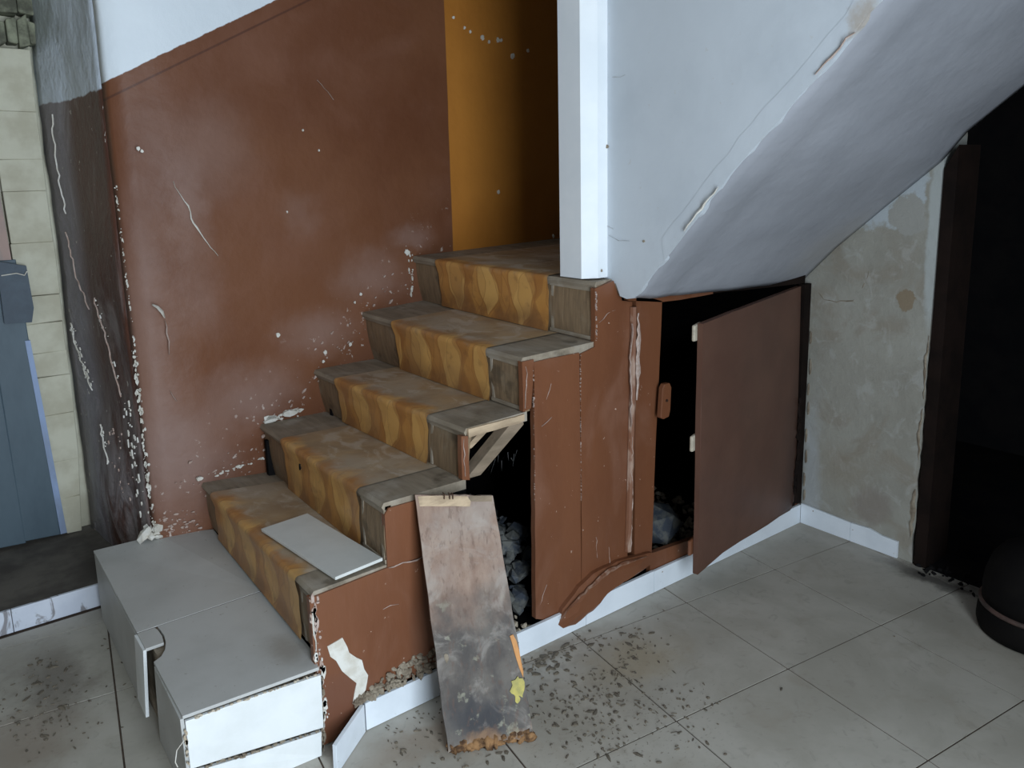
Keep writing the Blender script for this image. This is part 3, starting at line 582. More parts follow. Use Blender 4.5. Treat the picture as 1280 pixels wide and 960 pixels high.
# nosing right, nosing left, (riser foot right, riser foot left)
R_ = [(-2.215, -.002, .452), (-1.999, -.002, .637), (-1.722, -.002, .790), (-1.508, -.002, .968), (-1.202, -.002, 1.170)]
L_ = [(-2.202, 1.012, .438), (-1.963, 1.038, .603), (-1.723, 1.065, .772), (-1.486, 1.091, .974), (-1.218, 1.12, 1.184)]
RF = [(-2.212, -.002, .262), (-2.003, -.002, .456), (-1.738, -.002, .636), (-1.505, -.002, .796), (-1.212, -.002, .975)]
LF = [(-2.194, 1.012, .262), (-1.947, 1.04, .405), (-1.696, 1.068, .590), (-1.452, 1.094, .767), (-1.190, 1.122, .985)]
vl = lambda a, b, t: Vector(a).lerp(Vector(b), t)
for k in range(5):
    R, L, rf, lf = map(Vector, (R_[k], L_[k], RF[k], LF[k])); L.y += .02; lf.y += .02
    if k < 4: bR, bL = Vector(RF[k+1])+Vector((.012, 0, 0)), Vector(LF[k+1])+Vector((.012, 0, 0))
    else: bR, bL = Vector((-.01, .16, 1.178)), Vector((-.01, WY(0)-.01, 1.205))
    if k == 4: pass
    # tread board: thick 3 cm, nosing overhang toward the left side of the flight
    ov = Vector((-.008, 0, 0)); t = Vector((0, 0, -.030)); n = 14; V = []; sag = .004
    for i in range(n+1):
        u = i/n; a = vl(R, L, u); b = vl(bR, bL, u); dz = Vector((0, 0, -sag*sin(pi*u)+noise.noise(Vector((u*6, k, 0)))*.002))
        a = a+dz+ov*(.2+.8*u); b = b+dz
        V += [a+Vector((.004, 0, 0)), a+Vector((-.003, 0, -.012)), a+Vector((.006, 0, -.028)), b+t, b]
    F = []
    for i in range(n):
        p, q = i*5, i*5+5
        for m in range(5): F.append((p+m, q+m, q+(m+1) % 5, p+(m+1) % 5))
    F += [(4, 3, 2, 1, 0), tuple(n*5+m for m in range(5))]
    mk('tread', V, F, M_GREYWOOD, st)
    # riser board in three pieces: grey ends and a linoleum covered centre
    ul, ur = [(.10, .86), (.145, .755), (.185, .80), (.165, .745), (.20, .82)][k]
    def rp(u, s_, off=0, k=k, R=R, L=L, rf=rf, lf=lf):     # point on the riser, s_=0 foot 1 top; the far end bellies out like the photo
        p = vl(vl(rf, lf, u), vl(R, L, u), s_); bul = -.010*sin(pi*(1-s_))*(1 if u < .5 else 1.3)
        return p+Vector((.006+bul*.5-off, 0, -.012*s_))
    for u0, u1 in ((0, ul), (ul, ur), (ur, 1)):
        V = []; F = []; m = 6; q = 6
        for i in range(m+1):
            for j in range(q+1): V.append(rp(u0+(u1-u0)*i/m, j/q))
        nn = len(V); V += [v+Vector((.018, 0, 0)) for v in V]
        for i in range(m):
            for j in range(q): a = i*(q+1)+j; F += [(a, a+1, a+q+2, a+q+1), (nn+a, nn+a+q+1, nn+a+q+2, nn+a+1)]
        for i in range(m): a = i*(q+1); b = a+q; F += [(a, a+q+1, nn+a+q+1, nn+a), (b, nn+b, nn+b+q+1, b+q+1)]
        for j in range(q): a = j; b = m*(q+1)+j; F += [(a, nn+a, nn+a+1, a+1), (b, b+1, nn+b+1, nn+b)]
        mk('riser_board', V, F, M_RISEREND, st, smooth=False)
    # frame slips round the right-hand riser panel
    def slip(u0, s0, u1, s1, wd):
        a, b = rp(u0, s0, .004), rp(u1, s1, .004); d = (b-a).normalized(); side = d.cross(Vector((1, 0, 0))).normalized()*wd
        slab('riser_slip', [a-side, b-side, b+side, a+side], (.008, 0, 0), M_GREYWOOD, st, rough=.001)
    slip(.012, .02, .012, .98, .006); slip(ul-.012, .02, ul-.012, .98, .006); slip(.0, .93, ul, .93, .008)
    if k in (1, 3, 4): slip(0, .05, ul, .05, .006)
    # linoleum draped from the tread over the nosing and down the riser
    pr_ = []; depth_l = None
    V = []; UV = []; ncol = 26; rows = []
    for i in range(ncol+1):
        u = ul+(ur-ul)*i/ncol; a = vl(R, L, u)+Vector((0, 0, -sag*sin(pi*u))); b = vl(bR, bL, u)+Vector((0, 0, -sag*sin(pi*u)))
        if k == 4: b = a.lerp(b, 1.0)
        yv = a.y; dep = (b-a).length; prof = []
        for j in range(9): f = 1-j/8; prof.append((a.lerp(b, f)+Vector((0, 0, .0035)), dep*f))
        wav = noise.noise(Vector((yv*9, k*3, 5)))*.004
        nose = ov*(.2+.8*u)
        prof += [(a+nose+Vector((-.003, 0, .001)), -.003), (a+nose+Vector((-.007+wav*.5, 0, -.007)), -.012), (a+nose*.8+Vector((-.006+wav*.5, 0, -.020)), -.026)]
        H = (R-rf).z
        for j in range(1, 8):
            s_ = 1-j/7*.99; p = rp(u, s_*.86, .0045); prof.append((p+Vector((-abs(wav)*(1-abs(s_-.5)*2)-.010*max(0, .25-s_)/.25, 0, 0)), -.03-H*(1-s_)*.86-.01))
        rows.append(len(prof))
        for p, v in prof: V.append(p); UV.append((yv+k*.037, v))
    r0 = rows[0]; F = [(i*r0+j, i*r0+j+1, (i+1)*r0+j+1, (i+1)*r0+j) for i in range(ncol) for j in range(r0-1)]
    mk('linoleum_runner', V, F, M_LINO, st, uv=UV, smooth=True)
# small dark hole in runner 2
patch('torn_hole', (-1.995, .60, .565), (.006, .014), (-1, 0, 0), M_SHADEDIRT, st, seed=2)
# side boards (y = 0 face), 2 cm thick
TH = (0, .02, 0)
def board(name, pts, mat=M_BOARD, th=TH, seed=1, amp=.0012, **k): return slab(name, jag([(x, -.008, z) for x, z in pts], amp, .06, seed, True, 1), th, mat, st, **k)
board('side_board', [(-2.222, .005), (-2.19, .004), (-2.095, .085), (-1.856, .09), (-1.858, .440), (-2.000, .448), (-2.228, .440)], seed=1)
board('side_board', [(-1.999, .450), (-1.860, .444), (-1.862, .618), (-1.985, .622), (-1.997, .605)], seed=2)
board('side_board', [(-1.741, .640), (-1.716, .634), (-1.716, .768), (-1.741, .772)], seed=3)
board('side_board', [(-1.508, .800), (-1.480, .806), (-1.466, .958), (-1.512, .958), (-1.512, .80)], seed=4)
board('side_board', [(-1.478, .095), (-1.400, .058), (-1.345, .10), (-1.279, .14), (-1.279, .950), (-1.466, .950)], seed=5)
board('side_board', [(-1.276, .10), (-1.276, .948), (-1.212, .960), (-1.210, 1.150), (-1.125, 1.165), (-1.118, 1.14), (-1.092, 1.125), (-1.090, 1.098), (-1.040, 1.085), (-1.060, .10)], seed=6, amp=.003)
board('side_post', [(-1.022, .10), (-1.022, 1.10), (-.960, 1.094), (-.893, 1.075), (-.916, .60), (-.935, .11)], seed=7, th=(0, .045, 0))
board('cupboard_rail', [(-.94, .050), (-.01, .055), (-.01, .100), (-.60, .125), (-.94, .150)], seed=8)
board('cupboard_rail', [(-.90, 1.072), (-.80, 1.068), (-.62, 1.070), (-.62, 1.09), (-.90, 1.10), (-1.06, 1.11), (-1.06, 1.094)], seed=9)
board('cupboard_rail', [(-.62, 1.072), (-.03, 1.052), (-.03, 1.085), (-.62, 1.10)], M_DARKFRAME, seed=19)
tube('half_round_trim', [(-1.040, -.012, 1.072), (-1.043, -.013, .8), (-1.048, -.012, .6), (-1.055, -.012, .35), (-1.060, -.011, .2)], .013, M_TRIM, st, 8)
ribbon('peeled_paint', [(-1.058, -.022, 1.02), (-1.066, -.022, .9), (-1.064, -.022, .8), (-1.060, -.022, .66)], .004, (0, -1, 0), M_SCUFF, st, lift=.004, seed=9)
ribbon('peeled_paint', [(-1.030, -.024, 1.05), (-1.032, -.024, .9), (-1.036, -.024, .75)], .022, (0, -1, 0), M_SCUFF, st, lift=.003, seed=10)
ribbon('peeled_paint', [(-1.052, -.02, .62), (-1.05, -.02, .4), (-1.058, -.02, .2)], .005, (0, -1, 0), M_SCUFF, st, lift=.003, seed=11)
chips('edge_chips', [(-1.277, -.009, .95), (-1.277, -.009, .45)], (0, -1, 0), .0008, .0011, 80, M_SCUFF, st, 12)
chips('edge_chips', [(-1.470, -.009, .93), (-1.474, -.009, .5)], (0, -1, 0), .001, .0012, 50, M_SCUFF, st, 13)
ribbon('peeled_paint', [(-1.498, -.009, .94), (-1.500, -.009, .88), (-1.506, -.009, .81)], .003, (0, -1, 0), M_SCUFF, st, seed=14)
ribbon('peeled_paint', [(-2.000, -.009, .449), (-1.93, -.009, .446), (-1.862, -.009, .442)], .005, (0, -1, 0), M_SCUFF, st, seed=15)
ribbon('peeled_paint', [(-2.222, -.010, .40), (-2.222, -.010, .34), (-2.220, -.010, .29)], .007, (0, -1, 0), M_FLAKE, st, seed=16)
chips('edge_chips', [(-2.218, -.010, .45), (-2.216, -.010, .12)], (0, -1, 0), .006, .005, 60, M_SCUFF, st, 14)
chips('edge_chips', [(-2.215, -.010, .27), (-2.215, -.010, .05)], (0, -1, 0), .010, .006, 30, M_FLAKE, st, 15)
ribbon('peeled_paint', [(-1.733, -.010, .76), (-1.735, -.010, .70), (-1.733, -.010, .65)], .003, (0, -1, 0), M_SCUFF, st, seed=17)
chips('edge_chips', [(-1.207, -.010, 1.14), (-1.206, -.010, .97)], (0, -1, 0), .002, .002, 40, M_SCUFF, st, 18)
for i, (a, b) in enumerate([((-1.195, 1.04), (-1.12, 1.07)), ((-1.44, .74), (-1.40, .76)), ((-1.21, .30), (-1.205, .22)), ((-2.02, .33), (-1.97, .33)), ((-1.15, .24), (-1.148, .17)), ((-1.52+.1, .82), (-1.40, .87)), ((-1.46, .13), (-1.43, .20))]):
    ribbon('paint_scratch', [(a[0], -.009, a[1]), ((a[0]+b[0])/2, -.009, (a[1]+b[1])/2+.003), (b[0], -.009, b[1])], .0018, (0, -1, 0), M_SCUFF, st, seed=30+i, lift=.0008, th=.0005)
# white patch where paint has fallen from the first side board
slab('bare_plaster', jag([(x, -.0105, z) for x, z in [(-2.190, .285), (-2.140, .292), (-2.128, .245), (-2.090, .205), (-2.078, .160), (-2.092, .115), (-2.125, .088), (-2.130, .10), (-2.108, .145), (-2.128, .175), (-2.150, .20), (-2.165, .235)]], .005, .02, 5, True, 1), (0, .004, 0), M_FLAKE, st)
# crumbling lower edge of the first side board, and swollen flap hanging over the skirting
bm = bmesh.new()
for i in range(230):
    x = random.uniform(-2.12, -1.80); t_ = (x+2.12)/.32
    rock(bm, (x, random.uniform(-.022, -.006), random.uniform(.088, .095+.055*min(1, t_*2.2))), random.uniform(.004, .012), i+300)
o = fin('crumbled_plaster', bm, M_CONC, st); o['kind'] = 'stuff'
bm = bmesh.new()
for i in range(60): rock(bm, (random.uniform(-1.85, -1.50), random.uniform(-.02, .03), random.uniform(.07, .115)), random.uniform(.006, .016), i+600)
o = fin('crumbled_plaster', bm, M_CONC, st); o['kind'] = 'stuff'
def flap(name, pts, mat, d0, seed):
    P = jag([(x, d0, z) for x, z in pts], .003, .025, seed, True, 1)
    c = sum(P, Vector())/len(P); V = P+[p.lerp(c, .35)+Vector((0, -.012, 0)) for p in P]+[p+Vector((0, .02, 0)) for p in P]; n = len(P)
    F = [tuple(range(n, 2*n)), tuple(range(3*n-1, 2*n-1, -1))]+[(i, (i+1) % n, (i+1) % n+n, i+n) for i in range(n)]+[(i, i+2*n, (i+1) % n+2*n, (i+1) % n) for i in range(n)]
    return mk(name, V, F, mat, st, smooth=False)
flap('swollen_paint', [(-1.395, .052), (-1.375, .100), (-1.30, .150), (-1.235, .178), (-1.10, .185), (-.95, .160), (-.94, .12), (-1.10, .096), (-1.19, .075), (-1.24, .045), (-1.32, .022), (-1.375, .028)], M_BOARD, -.024, 3)
ribbon('dusty_ridge', [(-1.40, -.036, .078), (-1.33, -.038, .120), (-1.26, -.040, .150), (-1.20, -.040, .172), (-1.12, -.038, .180), (-.99, -.036, .166)], .012, (0, -1, .5), M_TRIM, st, lift=.002, th=.003, seed=4)
# exposed carcass at step three: raw tread edge, slanted brace, joist
slab('tread_edge', jag([(-1.716, -.010, .764), (-1.530, -.010, .768), (-1.508, -.010, .772), (-1.508, -.010, .792), (-1.716, -.010, .788)], .001, .03, 2, True, 1), (0, .03, 0), M_RAWLIGHT, st)
slab('brace', [(-1.722, .004, .632), (-1.668, .004, .632), (-1.500, .004, .755), (-1.512, .004, .788), (-1.560, .004, .760)], (0, .045, 0), M_RAW, st, bevel=.002)
slab('brace', [(-1.690, .06, .70), (-1.660, .06, .70), (-1.56, .06, .765), (-1.60, .06, .765)], (0, .03, 0), M_RAWLIGHT, st)
box('inner_post', (-1.71, .10, .02), (-1.66, .15, .74), M_SHADEDIRT, st)
# linings that keep the space under the flight black
slab('carcass', [(-2.18, .99, .02), (-2.18, .99, .38), (-1.97, .99, .38), (-1.97, .99, .55), (-1.70, .99, .55), (-1.70, .99, .73), (-1.44, .99, .73), (-1.44, .99, .92), (-1.16, .99, .93), (-1.16, .99, 1.12), (-.02, .99, 1.12), (-.02, .99, .02)], (0, .02, 0), M_SHADEDIRT, st)
box('landing_board', (-1.16, .005, 1.125), (-.01, 1.10, 1.142), M_SHADEDIRT, st)
box('carcass', (-.03, -.0, .02), (-.014, .98, 1.04), M_SHADEDIRT, st)
uf = box('floor_understairs', (-2.16, .03, 0), (-.03, .98, .03), M_SHADEDIRT); tag(uf, kind='structure')
tag(mk('cobweb', *(lambda VV: (VV, [(3*i, 3*i+1, 3*i+2) for i in range(len(VV)//3)]))([Vector(p)+Vector(d) for p in [(-1.62+.012*i, .012, .655+.01*(i % 3)) for i in range(9)] for d in ((0, 0, 0), (.0013, 0, .001), (random.uniform(-.02, .02), random.uniform(0, .02), -random.uniform(.008, .05)))]), M_WEB), 'dusty grey cobweb wisps hanging under the bare third tread', 'cobweb', kind='stuff')
# rubble under the stairs
def heap(name, n, fx, mat, label, cat, org, rr=(.012, .04)):
    bm = bmesh.new()
    for i in range(n):
        x, y, z = fx(); rock(bm, (x, y, z), random.uniform(*rr), i+900)
    return tag(fin(name, bm, mat, origin=org), label, cat, kind='stuff')
def fh():
    x = random.uniform(-1.88, -1.34); y = random.uniform(.07, .55); hh = .34*min(1, (y-.0)/.2)*(1-abs(x+1.56)*.7); return x, y, random.uniform(max(0.03, hh-.08), hh)
heap('rubble_heap', 700, fh, M_COAL, 'heap of blue-grey rubble inside the broken open stair side behind the leaning plank', 'rubble', (-1.56, .3, .03))
def fh2():
    x = random.uniform(-.95, -.40); y = random.uniform(.06, .45); hh = .12*min(1, y/.22); return x, y, random.uniform(.03, hh)
heap('dust_heap', 300, fh2, M_CONC, 'low dusty debris on the floor inside the open cupboard', 'debris', (-.88, .2, .03), (.008, .02))
mk('grey_stone', *(lambda b: ([v.co[:] for v in b.verts], [[v.index for v in f.verts] for f in b.faces]))((lambda b: (rock(b, (-.73, .17, .16), .115, 5), b.verts.index_update(), b)[2])(bmesh.new())), M_COAL, origin=(-.73, .17, .03))
tag(bpy.data.objects['grey_stone'], 'rough grey stone lying just inside the open cupboard', 'stone')

# ------------------------------------------------------------------ cupboard door and turn button
cdoor = empty('cupboard_door', (-.055, -.012, .1)); tag(cdoor, 'brown painted hinged cupboard door standing ajar below the white soffit', 'cupboard door')
Fb = Vector((-.868, -.166, .108)); Ft = Vector((-.862, -.162, 1.012)); Hb = Vector((-.055, -.022, .100)); Ht = Vector((-.075, -.020, 1.046))
nd = (Hb-Fb).cross(Ft-Fb).normalized()
if nd.y > 0: nd = -nd
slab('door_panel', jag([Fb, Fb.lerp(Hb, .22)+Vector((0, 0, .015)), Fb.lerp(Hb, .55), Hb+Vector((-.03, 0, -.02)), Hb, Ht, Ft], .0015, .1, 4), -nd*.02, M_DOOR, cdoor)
slab('hinge_stile', [(-.052, -.026, .10), (-.006, -.022, .09), (-.006, -.022, 1.05), (-.062, -.026, 1.05)], (0, .022, 0), M_DARKFRAME, cdoor, rough=.003)
for t_, m_, nm in ((.93, M_PALE, 'catch_block'), (.50, M_PALE, 'catch_block'), (.075, M_BOARD, 'catch_block')):
    p = Fb.lerp(Ft, t_); dx = (Hb-Fb).normalized()
    slab(nm, [p-dx*.016, p+dx*.03, p+dx*.03+Vector((0, 0, .062)), p-dx*.016+Vector((0, 0, .055))], -nd*.012, m_, cdoor, bevel=.004).location += -nd*.022
0 and ribbon('worn_edge', [Fb+nd*.001, Fb.lerp(Ft, .5)+nd*.001, Ft+nd*.001], .0025, nd, M_SCUFF, cdoor, seed=6, amp=.001)
ribbon('rotten_edge', [Hb.lerp(Ht, .0)+nd*.003+Vector((-.02, 0, .0)), Hb.lerp(Ht, .2)+nd*.003, Hb.lerp(Ht, .5)+nd*.003], .03, nd, M_DARKFRAME, cdoor, seed=8, th=.004, amp=.006)
tb = empty('turn_button', (-.910, -.035, .73)); tag(tb, 'small wooden turn button screwed on the brown cupboard post', 'latch')
slab('button', [(-.940, -.030, .672), (-.925, -.030, .664), (-.897, -.030, .668), (-.890, -.030, .69), (-.886, -.030, .772), (-.895, -.030, .790), (-.922, -.030, .790), (-.932, -.030, .776)], (0, -.020, 0), M_BOARD, tb, bevel=.003)
tube('screw', [(-.912, -.046, .73), (-.912, -.054, .73)], .005, M_NAIL, tb, 8)
# crumbs along the hinge side wall edge
for i, z in enumerate((.82, .70, .60, .52, .40, .30, .2, .13)):
    patch('bare_plaster', (-.003, -.030-.004*(i % 2), z), (.004, .03), (-1, 0, 0), M_CONC, wr, seed=i+80, th=.004)

# ------------------------------------------------------------------ loose tile strip on the first tread
o = slab('cut_tile', [(-2.191, .446, .446+.004), (-2.036, .458, .452), (-2.004, .007, .466), (-2.150, -.002, .462)], (0, 0, .009), M_STRIP, bevel=.001, origin=None)
o.location = (0, 0, 0); tag(o, 'pale rectangular cut tile lying loose on the lowest linoleum step', 'tile')
me = o.data; off = Vector((-2.10, .22, .458))
for v in me.vertices: v.co -= off
o.location = off

# ------------------------------------------------------------------ leaning plank
BL = Vector((-1.972, -.250, .006)); BR = Vector((-1.762, -.352, .006)); TL = Vector((-1.917, -.036, .650)); TR = Vector((-1.708, -.112, .616))
pk = empty('plank', (-1.86, -.3, 0)); tag(pk, 'thick weathered plank with yellow paint blot leaning on the stair side', 'plank')
nx = (BR-BL).normalized(); up = (TL-BL).normalized(); nn = nx.cross(up).normalized()
if nn.y > 0: nn = -nn
bm = bmesh.new(); NX, NZ = 14, 40; idx = {}
for side in (0, 1):
    for i in range(NX+1):
        for j in range(NZ+1):
            u, v = i/NX, j/NZ; p = BL.lerp(BR, u).lerp(TL.lerp(TR, u), v)
            if j == 0: p += up*(noise.noise(Vector((u*5, 1, 0)))*.012+.004+.010*abs(sin(u*7)))
            if j == NZ: p += up*noise.noise(Vector((u*7, 3, 0)))*.004
            if i in (0, NX): p += nx*noise.noise(Vector((v*9, i, 0)))*.003
            p = p-nn*(.032*side)+nn*noise.noise(p*25)*.0012
            idx[side, i, j] = bm.verts.new(p)
for i in range(NX):
    for j in range(NZ):
        bm.faces.new([idx[0, i, j], idx[0, i+1, j], idx[0, i+1, j+1], idx[0, i, j+1]]); bm.faces.new([idx[1, i, j], idx[1, i, j+1], idx[1, i+1, j+1], idx[1, i+1, j]])
for i in range(NX):
    for j in (0, NZ): bm.faces.new([idx[0, i, j], idx[1, i, j], idx[1, i+1, j], idx[0, i+1, j]])
for j in range(NZ):
    for i in (0, NX): bm.faces.new([idx[0, i, j], idx[0, i, j+1], idx[1, i, j+1], idx[1, i, j]])
bmesh.ops.recalc_face_normals(bm, faces=bm.faces)
fin('board', bm, M_PLANK, pk)
def pp(u, v, d=0): return BL.lerp(BR, u).lerp(TL.lerp(TR, u), v)+nn*d
slab('splintered_top', jag([pp(.04, .955, -.003), pp(.68, .955, -.003), pp(.70, .975, -.003), pp(.66, .998, -.003), pp(.03, .995, -.003)], .001, .02, 2), nn*.006, M_RAWLIGHT, pk)
slab('splintered_top', jag([pp(.66, .975, -.003), pp(.98, .975, -.003), pp(.985, .998, -.003), pp(.70, .998, -.003)], .001, .02, 3), nn*.005, M_RAW, pk)
slab('fresh_splinter', jag([pp(.915, .42, -.004), pp(.96, .425, -.004), pp(1.004, .36, -.004), pp(1.003, .27, -.004), pp(.985, .25, -.004), pp(.94, .32, -.004)], .002, .02, 4), nn*.006, M_ORANGE, pk)
o = patch('paint_blot', pp(.90, .215, .002), (.022, .030), nn, M_YELLOW, pk, seed=5, th=.002, n=18)
patch('paint_blot', pp(.88, .17, .002), (.008, .012), nn, M_YELLOW, pk, seed=6, th=.001, n=10)
for i, (u, v, a, b) in enumerate([(.12, .36, .008, .014)]): patch('paint_blot', pp(u, v, .001), (a, b), nn, M_CONC, pk, seed=8+i, th=.001)
for u in (.36, .43, .47): tube('nail', [pp(u, .985, -.002), pp(u, .985, .006), pp(u+.01, 1.004, .010), pp(u-.01, 1.012, .006)], .0016, M_NAIL, pk)
bm = bmesh.new()
for i in range(90): u = random.random(); rock(bm, pp(.02+.96*u, random.uniform(.008, .030+.045*max(0, u-.45)), random.uniform(-.016, -.006)), random.uniform(.010, .020), i+1500)
o = fin('rotten_end', bm, M_ROT, pk, smooth=True); o['kind'] = 'stuff'

# ------------------------------------------------------------------ upper flight: white wall, chamfer, soffit
XP = -1.12
lower = [(-.094, 1.120), (-.217, 1.249), (-.419, 1.464), (-.568, 1.607), (-.739, 1.765), (-.850, 1.880), (-1.25, 2.27), (-1.745, CEIL)]
ridge = jag([(XP, y, z) for y, z in lower], .0035, .03, 8, False, 0)
P = [(XP, .045, CEIL), (XP, .045, 1.160), (XP, -.010, 1.158), (XP, -.030, 1.118), (XP, -.06, 1.112)]+ridge
uw = empty('wall_upper_flight', (-1.1, -.2, 1.1)); tag(uw, kind='structure')
slab('stair_wall_panel', P, (.015, 0, 0), M_PLASTER, uw)
slab('pillar', [(-1.212, .160, 1.176), (-1.212, .055, 1.176), (-1.165, .026, 1.176), (XP-.001, .028, 1.176), (-1.03, .05, 1.176), (-1.03, .160, 1.176)], (0, 0, CEIL-1.176), M_PILLAR, uw)
# proud lower band following the flight
V = [(XP-.004, y+.055, z+.055) for y, z in lower[:-1]]
band = [Vector((XP+.001, y, z)) for y, z in lower[1:-1]]+[Vector((XP+.001, y+.014, z+.060)) for y, z in reversed(lower[1:-1])]
slab('plaster_band', jag(band, .004, .05, 9, True, 0), (-.0020, 0, 0), M_PLASTER, uw)
# soffit as an uneven ruled surface from the ridge to the cream wall
inner = [(.022, 1.058), (-.119, 1.201), (-.305, 1.362), (-.504, 1.530), (-.582, 1.628), (-.742, 1.760), (-1.22, 2.20), (-1.80, CEIL)]
outer = [(-.094, 1.120), (-.217, 1.249), (-.419, 1.464), (-.568, 1.607), (-.680, 1.710), (-.850, 1.880), (-1.25, 2.27), (-1.745, CEIL)]
V = []; F = []; NU, NS = 30, 8; cnt = 0
for a in range(len(inner)-1):
    for s_ in range(NS if a < len(inner)-2 else NS+1):
        t_ = s_/NS
        yi = inner[a][0]+(inner[a+1][0]-inner[a][0])*t_; zi = inner[a][1]+(inner[a+1][1]-inner[a][1])*t_
        yo = outer[a][0]+(outer[a+1][0]-outer[a][0])*t_; zo = outer[a][1]+(outer[a+1][1]-outer[a][1])*t_
        for u in range(NU+1):
            q = u/NU; x = (XP+.003)*(1-q); y = yo+(yi-yo)*q; z = zo+(zi-zo)*q
            bow = -.014*sin(pi*q)-.010*sin(pi*min(1, q/.16))
            z += bow*.7; y += bow*.7*(.0 if cnt == 0 else 1)
            if 0 < q < 1: z += noise.noise(Vector((x*4, y*3, z*2)))*.005
            V.append((x, y, z))
        cnt += 1
for i in range(cnt-1):
    for u in range(NU): a = i*(NU+1)+u; F.append((a, a+1, a+NU+2, a+NU+1))
n0 = len(V); V += [(x, y+.05, z+.05) for x, y, z in V]
F += [tuple(n0+i for i in reversed(f)) for f in F]
for u in range(NU): F.append((u, u+n0, u+1+n0, u+1))
for i in range(cnt-1):
    for u in (0, NU): a = i*(NU+1)+u; b = a+NU+1; F.append((a, b, b+n0, a+n0))
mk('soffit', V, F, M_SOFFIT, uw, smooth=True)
# broken plaster edge along the ridge, plug and nail holes
ribbon('chipped_edge', [(XP-.006, -.80, 1.822), (XP-.006, -.78, 1.806), (XP-.006, -.74, 1.772), (XP-.006, -.70, 1.735)], .008, (-1, -.4, 0), M_SCUFF, uw, lift=.001, th=.0015, seed=2, amp=.004)
ribbon('chipped_edge', [(XP-.006, -.42, 1.468), (XP-.006, -.36, 1.405), (XP-.006, -.30, 1.34)], .008, (-1, -.4, 0), M_FLAKE, uw, lift=.002, th=.002, seed=3, amp=.003)
slab('broken_plaster', jag([(-1.118, -.012, 1.168), (-1.092, -.012, 1.150), (-1.075, -.012, 1.118), (-1.10, -.012, 1.112), (-1.112, -.012, 1.13)], .003, .015, 3, True, 1), (0, .02, 0), M_CONC, uw)
tube('wall_plug', [(XP-.001, .028, 1.597), (XP-.006, .026, 1.598)], .006, M_CONC, uw, 8)
patch('paint_flake', (XP-.001, -.134, 1.302), (.006, .004), (-1, 0, 0), M_CONC, uw, seed=3, th=.001)
patch('paint_flake', (-1.15, .024, 1.20), (.004, .005), (0, -1, 0), M_CONC, uw, seed=4, th=.001)
for i, pts in enumerate([[(.02, 1.315), (-.03, 1.30), (-.07, 1.30)], [(.03, 1.345), (.0, 1.335)], [(.03, 1.81), (-.01, 1.805), (-.05, 1.81)]]):
    ribbon('hairline_crack', [(XP-.001, y, z) for y, z in pts], .0014, (-1, 0, 0), M_HAIR, uw, lift=.0004, th=.0003, seed=i+3)
bm = bmesh.new(); rock(bm, (-.375, 1.185, 1.215), .012, 3); tag(fin('plaster_crumb', bm, M_FLAKE, origin=(-.375, 1.185, 1.205)), 'single pale plaster crumb on the dark top landing by the ochre wall', 'crumb')

# ------------------------------------------------------------------ black pot by the doorway
pot = empty('pot', (-.168, -.985, 0)); tag(pot, 'round black metal pot with domed lid standing before the dark doorway', 'pot')
lathe('body', [(.150, .001), (.166, .006), (.172, .03), (.170, .070), (.164, .092)], (-.168, -.985, 0), M_PITCH, pot)
lathe('rim', [(.160, .088), (.169, .091), (.170, .099), (.160, .103)], (-.168, -.985, 0), M_RIM, pot)
lathe('lid', [(.160, .100), (.161, .14), (.156, .19), (.140, .245), (.112, .285), (.07, .312), (.02, .322)], (-.168, -.985, 0), M_PITCH, pot)
lathe('knob', [(.012, .318), (.012, .335), (.024, .345), (.022, .362), (.006, .368)], (-.168, -.985, 0), M_PITCH, pot, 20)

# ------------------------------------------------------------------ crumbs on the floor
bm = bmesh.new(); r = random.Random(11)
def crumb(x, y, L, w_):
    res = bmesh.ops.create_icosphere(bm, subdivisions=1, radius=1); a = r.uniform(0, pi)
    for v in res['verts']:
        X_, Y_ = v.co.x*L, v.co.y*w_+.3*L*(v.co.x**2)*r.uniform(-.2, .6); v.co = Vector((x+X_*cos(a)-Y_*sin(a), y+X_*sin(a)+Y_*cos(a), .002+v.co.z*w_*.6))
for i in range(100):
    x, y = r.gauss(-1.50, .17), r.gauss(-.40, .14)
    if y < -.04 and x > -1.95: crumb(x, y, r.uniform(.003, .012), r.uniform(.0015, .0045))
for i in range(35): crumb(r.gauss(-1.25, .15), r.uniform(-.30, -.10), r.uniform(.003, .008), .002)
for i in range(60): crumb(r.uniform(-2.1, -1.3), r.uniform(-.10, -.04), r.uniform(.003, .007), .002)
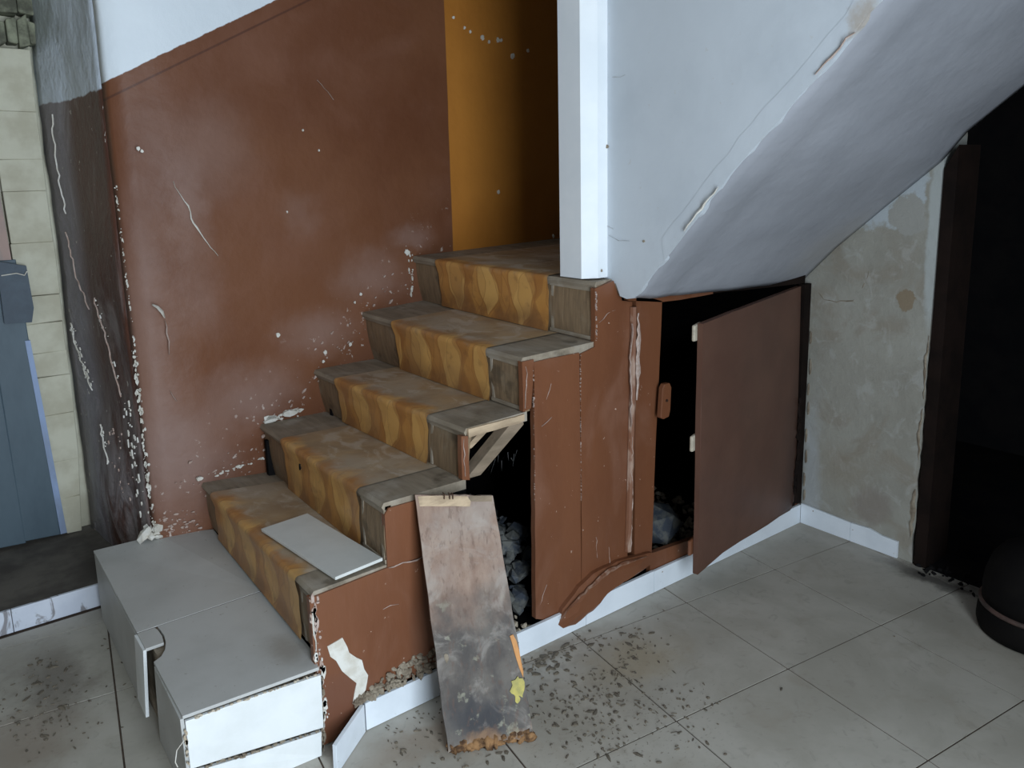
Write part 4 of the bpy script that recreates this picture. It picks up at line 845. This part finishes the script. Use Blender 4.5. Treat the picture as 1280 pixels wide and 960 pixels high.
for i in range(60): crumb(r.gauss(-2.78, .09), r.gauss(.66, .14), r.uniform(.004, .009), .0025)
for i in range(30): crumb(r.uniform(-2.1, -1.85), r.uniform(-.5, -.15), r.uniform(.004, .012), .002)
def bits(cx, cy, sx_, sy_, n, sz):
    for _ in range(int(n*.55)):
        x, y = r.gauss(cx, sx_), r.gauss(cy, sy_)
        if y > -.035 and x > -2.3: continue
        k = r.randint(5, 7); a = r.uniform(0, pi); r0 = sz*.8*r.uniform(.2, 1)**2; e_ = r.uniform(1, 2.6); ring = []
        for q in range(k):
            u_, v_ = r0*e_*cos(2*pi*q/k)*r.uniform(.5, 1.2), r0*sin(2*pi*q/k)*r.uniform(.5, 1.2)
            ring.append(bm.verts.new((x+u_*cos(a)-v_*sin(a), y+u_*sin(a)+v_*cos(a), .0022)))
        cc_ = bm.verts.new((x, y, .0032+r0*.15)); lo = [bm.verts.new((v.co.x, v.co.y, -.001)) for v in ring]
        for q in range(k): bm.faces.new((ring[q], ring[(q+1) % k], cc_)); bm.faces.new((lo[q], lo[(q+1) % k], ring[(q+1) % k], ring[q]))
for cx, cy, sx_, sy_, n, sz in [(-1.58, -.36, .08, .06, 120, .010), (-1.47, -.30, .10, .04, 90, .008), (-1.52, -.50, .12, .07, 110, .008), (-1.36, -.44, .10, .10, 60, .006), (-1.62, -.20, .10, .05, 110, .011), (-1.50, -.09, .09, .025, 110, .013), (-1.28, -.22, .08, .05, 50, .010), (-1.22, -.16, .04, .02, 22, .014), (-1.75, -.50, .10, .05, 40, .008),
                            (-2.78, .80, .04, .09, 70, .011), (-2.80, .60, .06, .08, 80, .008), (-2.92, .74, .04, .05, 40, .008), (-2.00, -.16, .07, .05, 50, .007), (-1.92, -.30, .05, .05, 24, .008), (-.35, -.75, .2, .2, 8, .008)]: bits(cx, cy, sx_, sy_, n, sz)
tag(fin('floor_crumbs', bm, M_CRUMB, origin=(-1.6, -.3, 0)), 'dark crumbs and droppings scattered over the floor tiles around the plank', 'crumbs', kind='stuff')
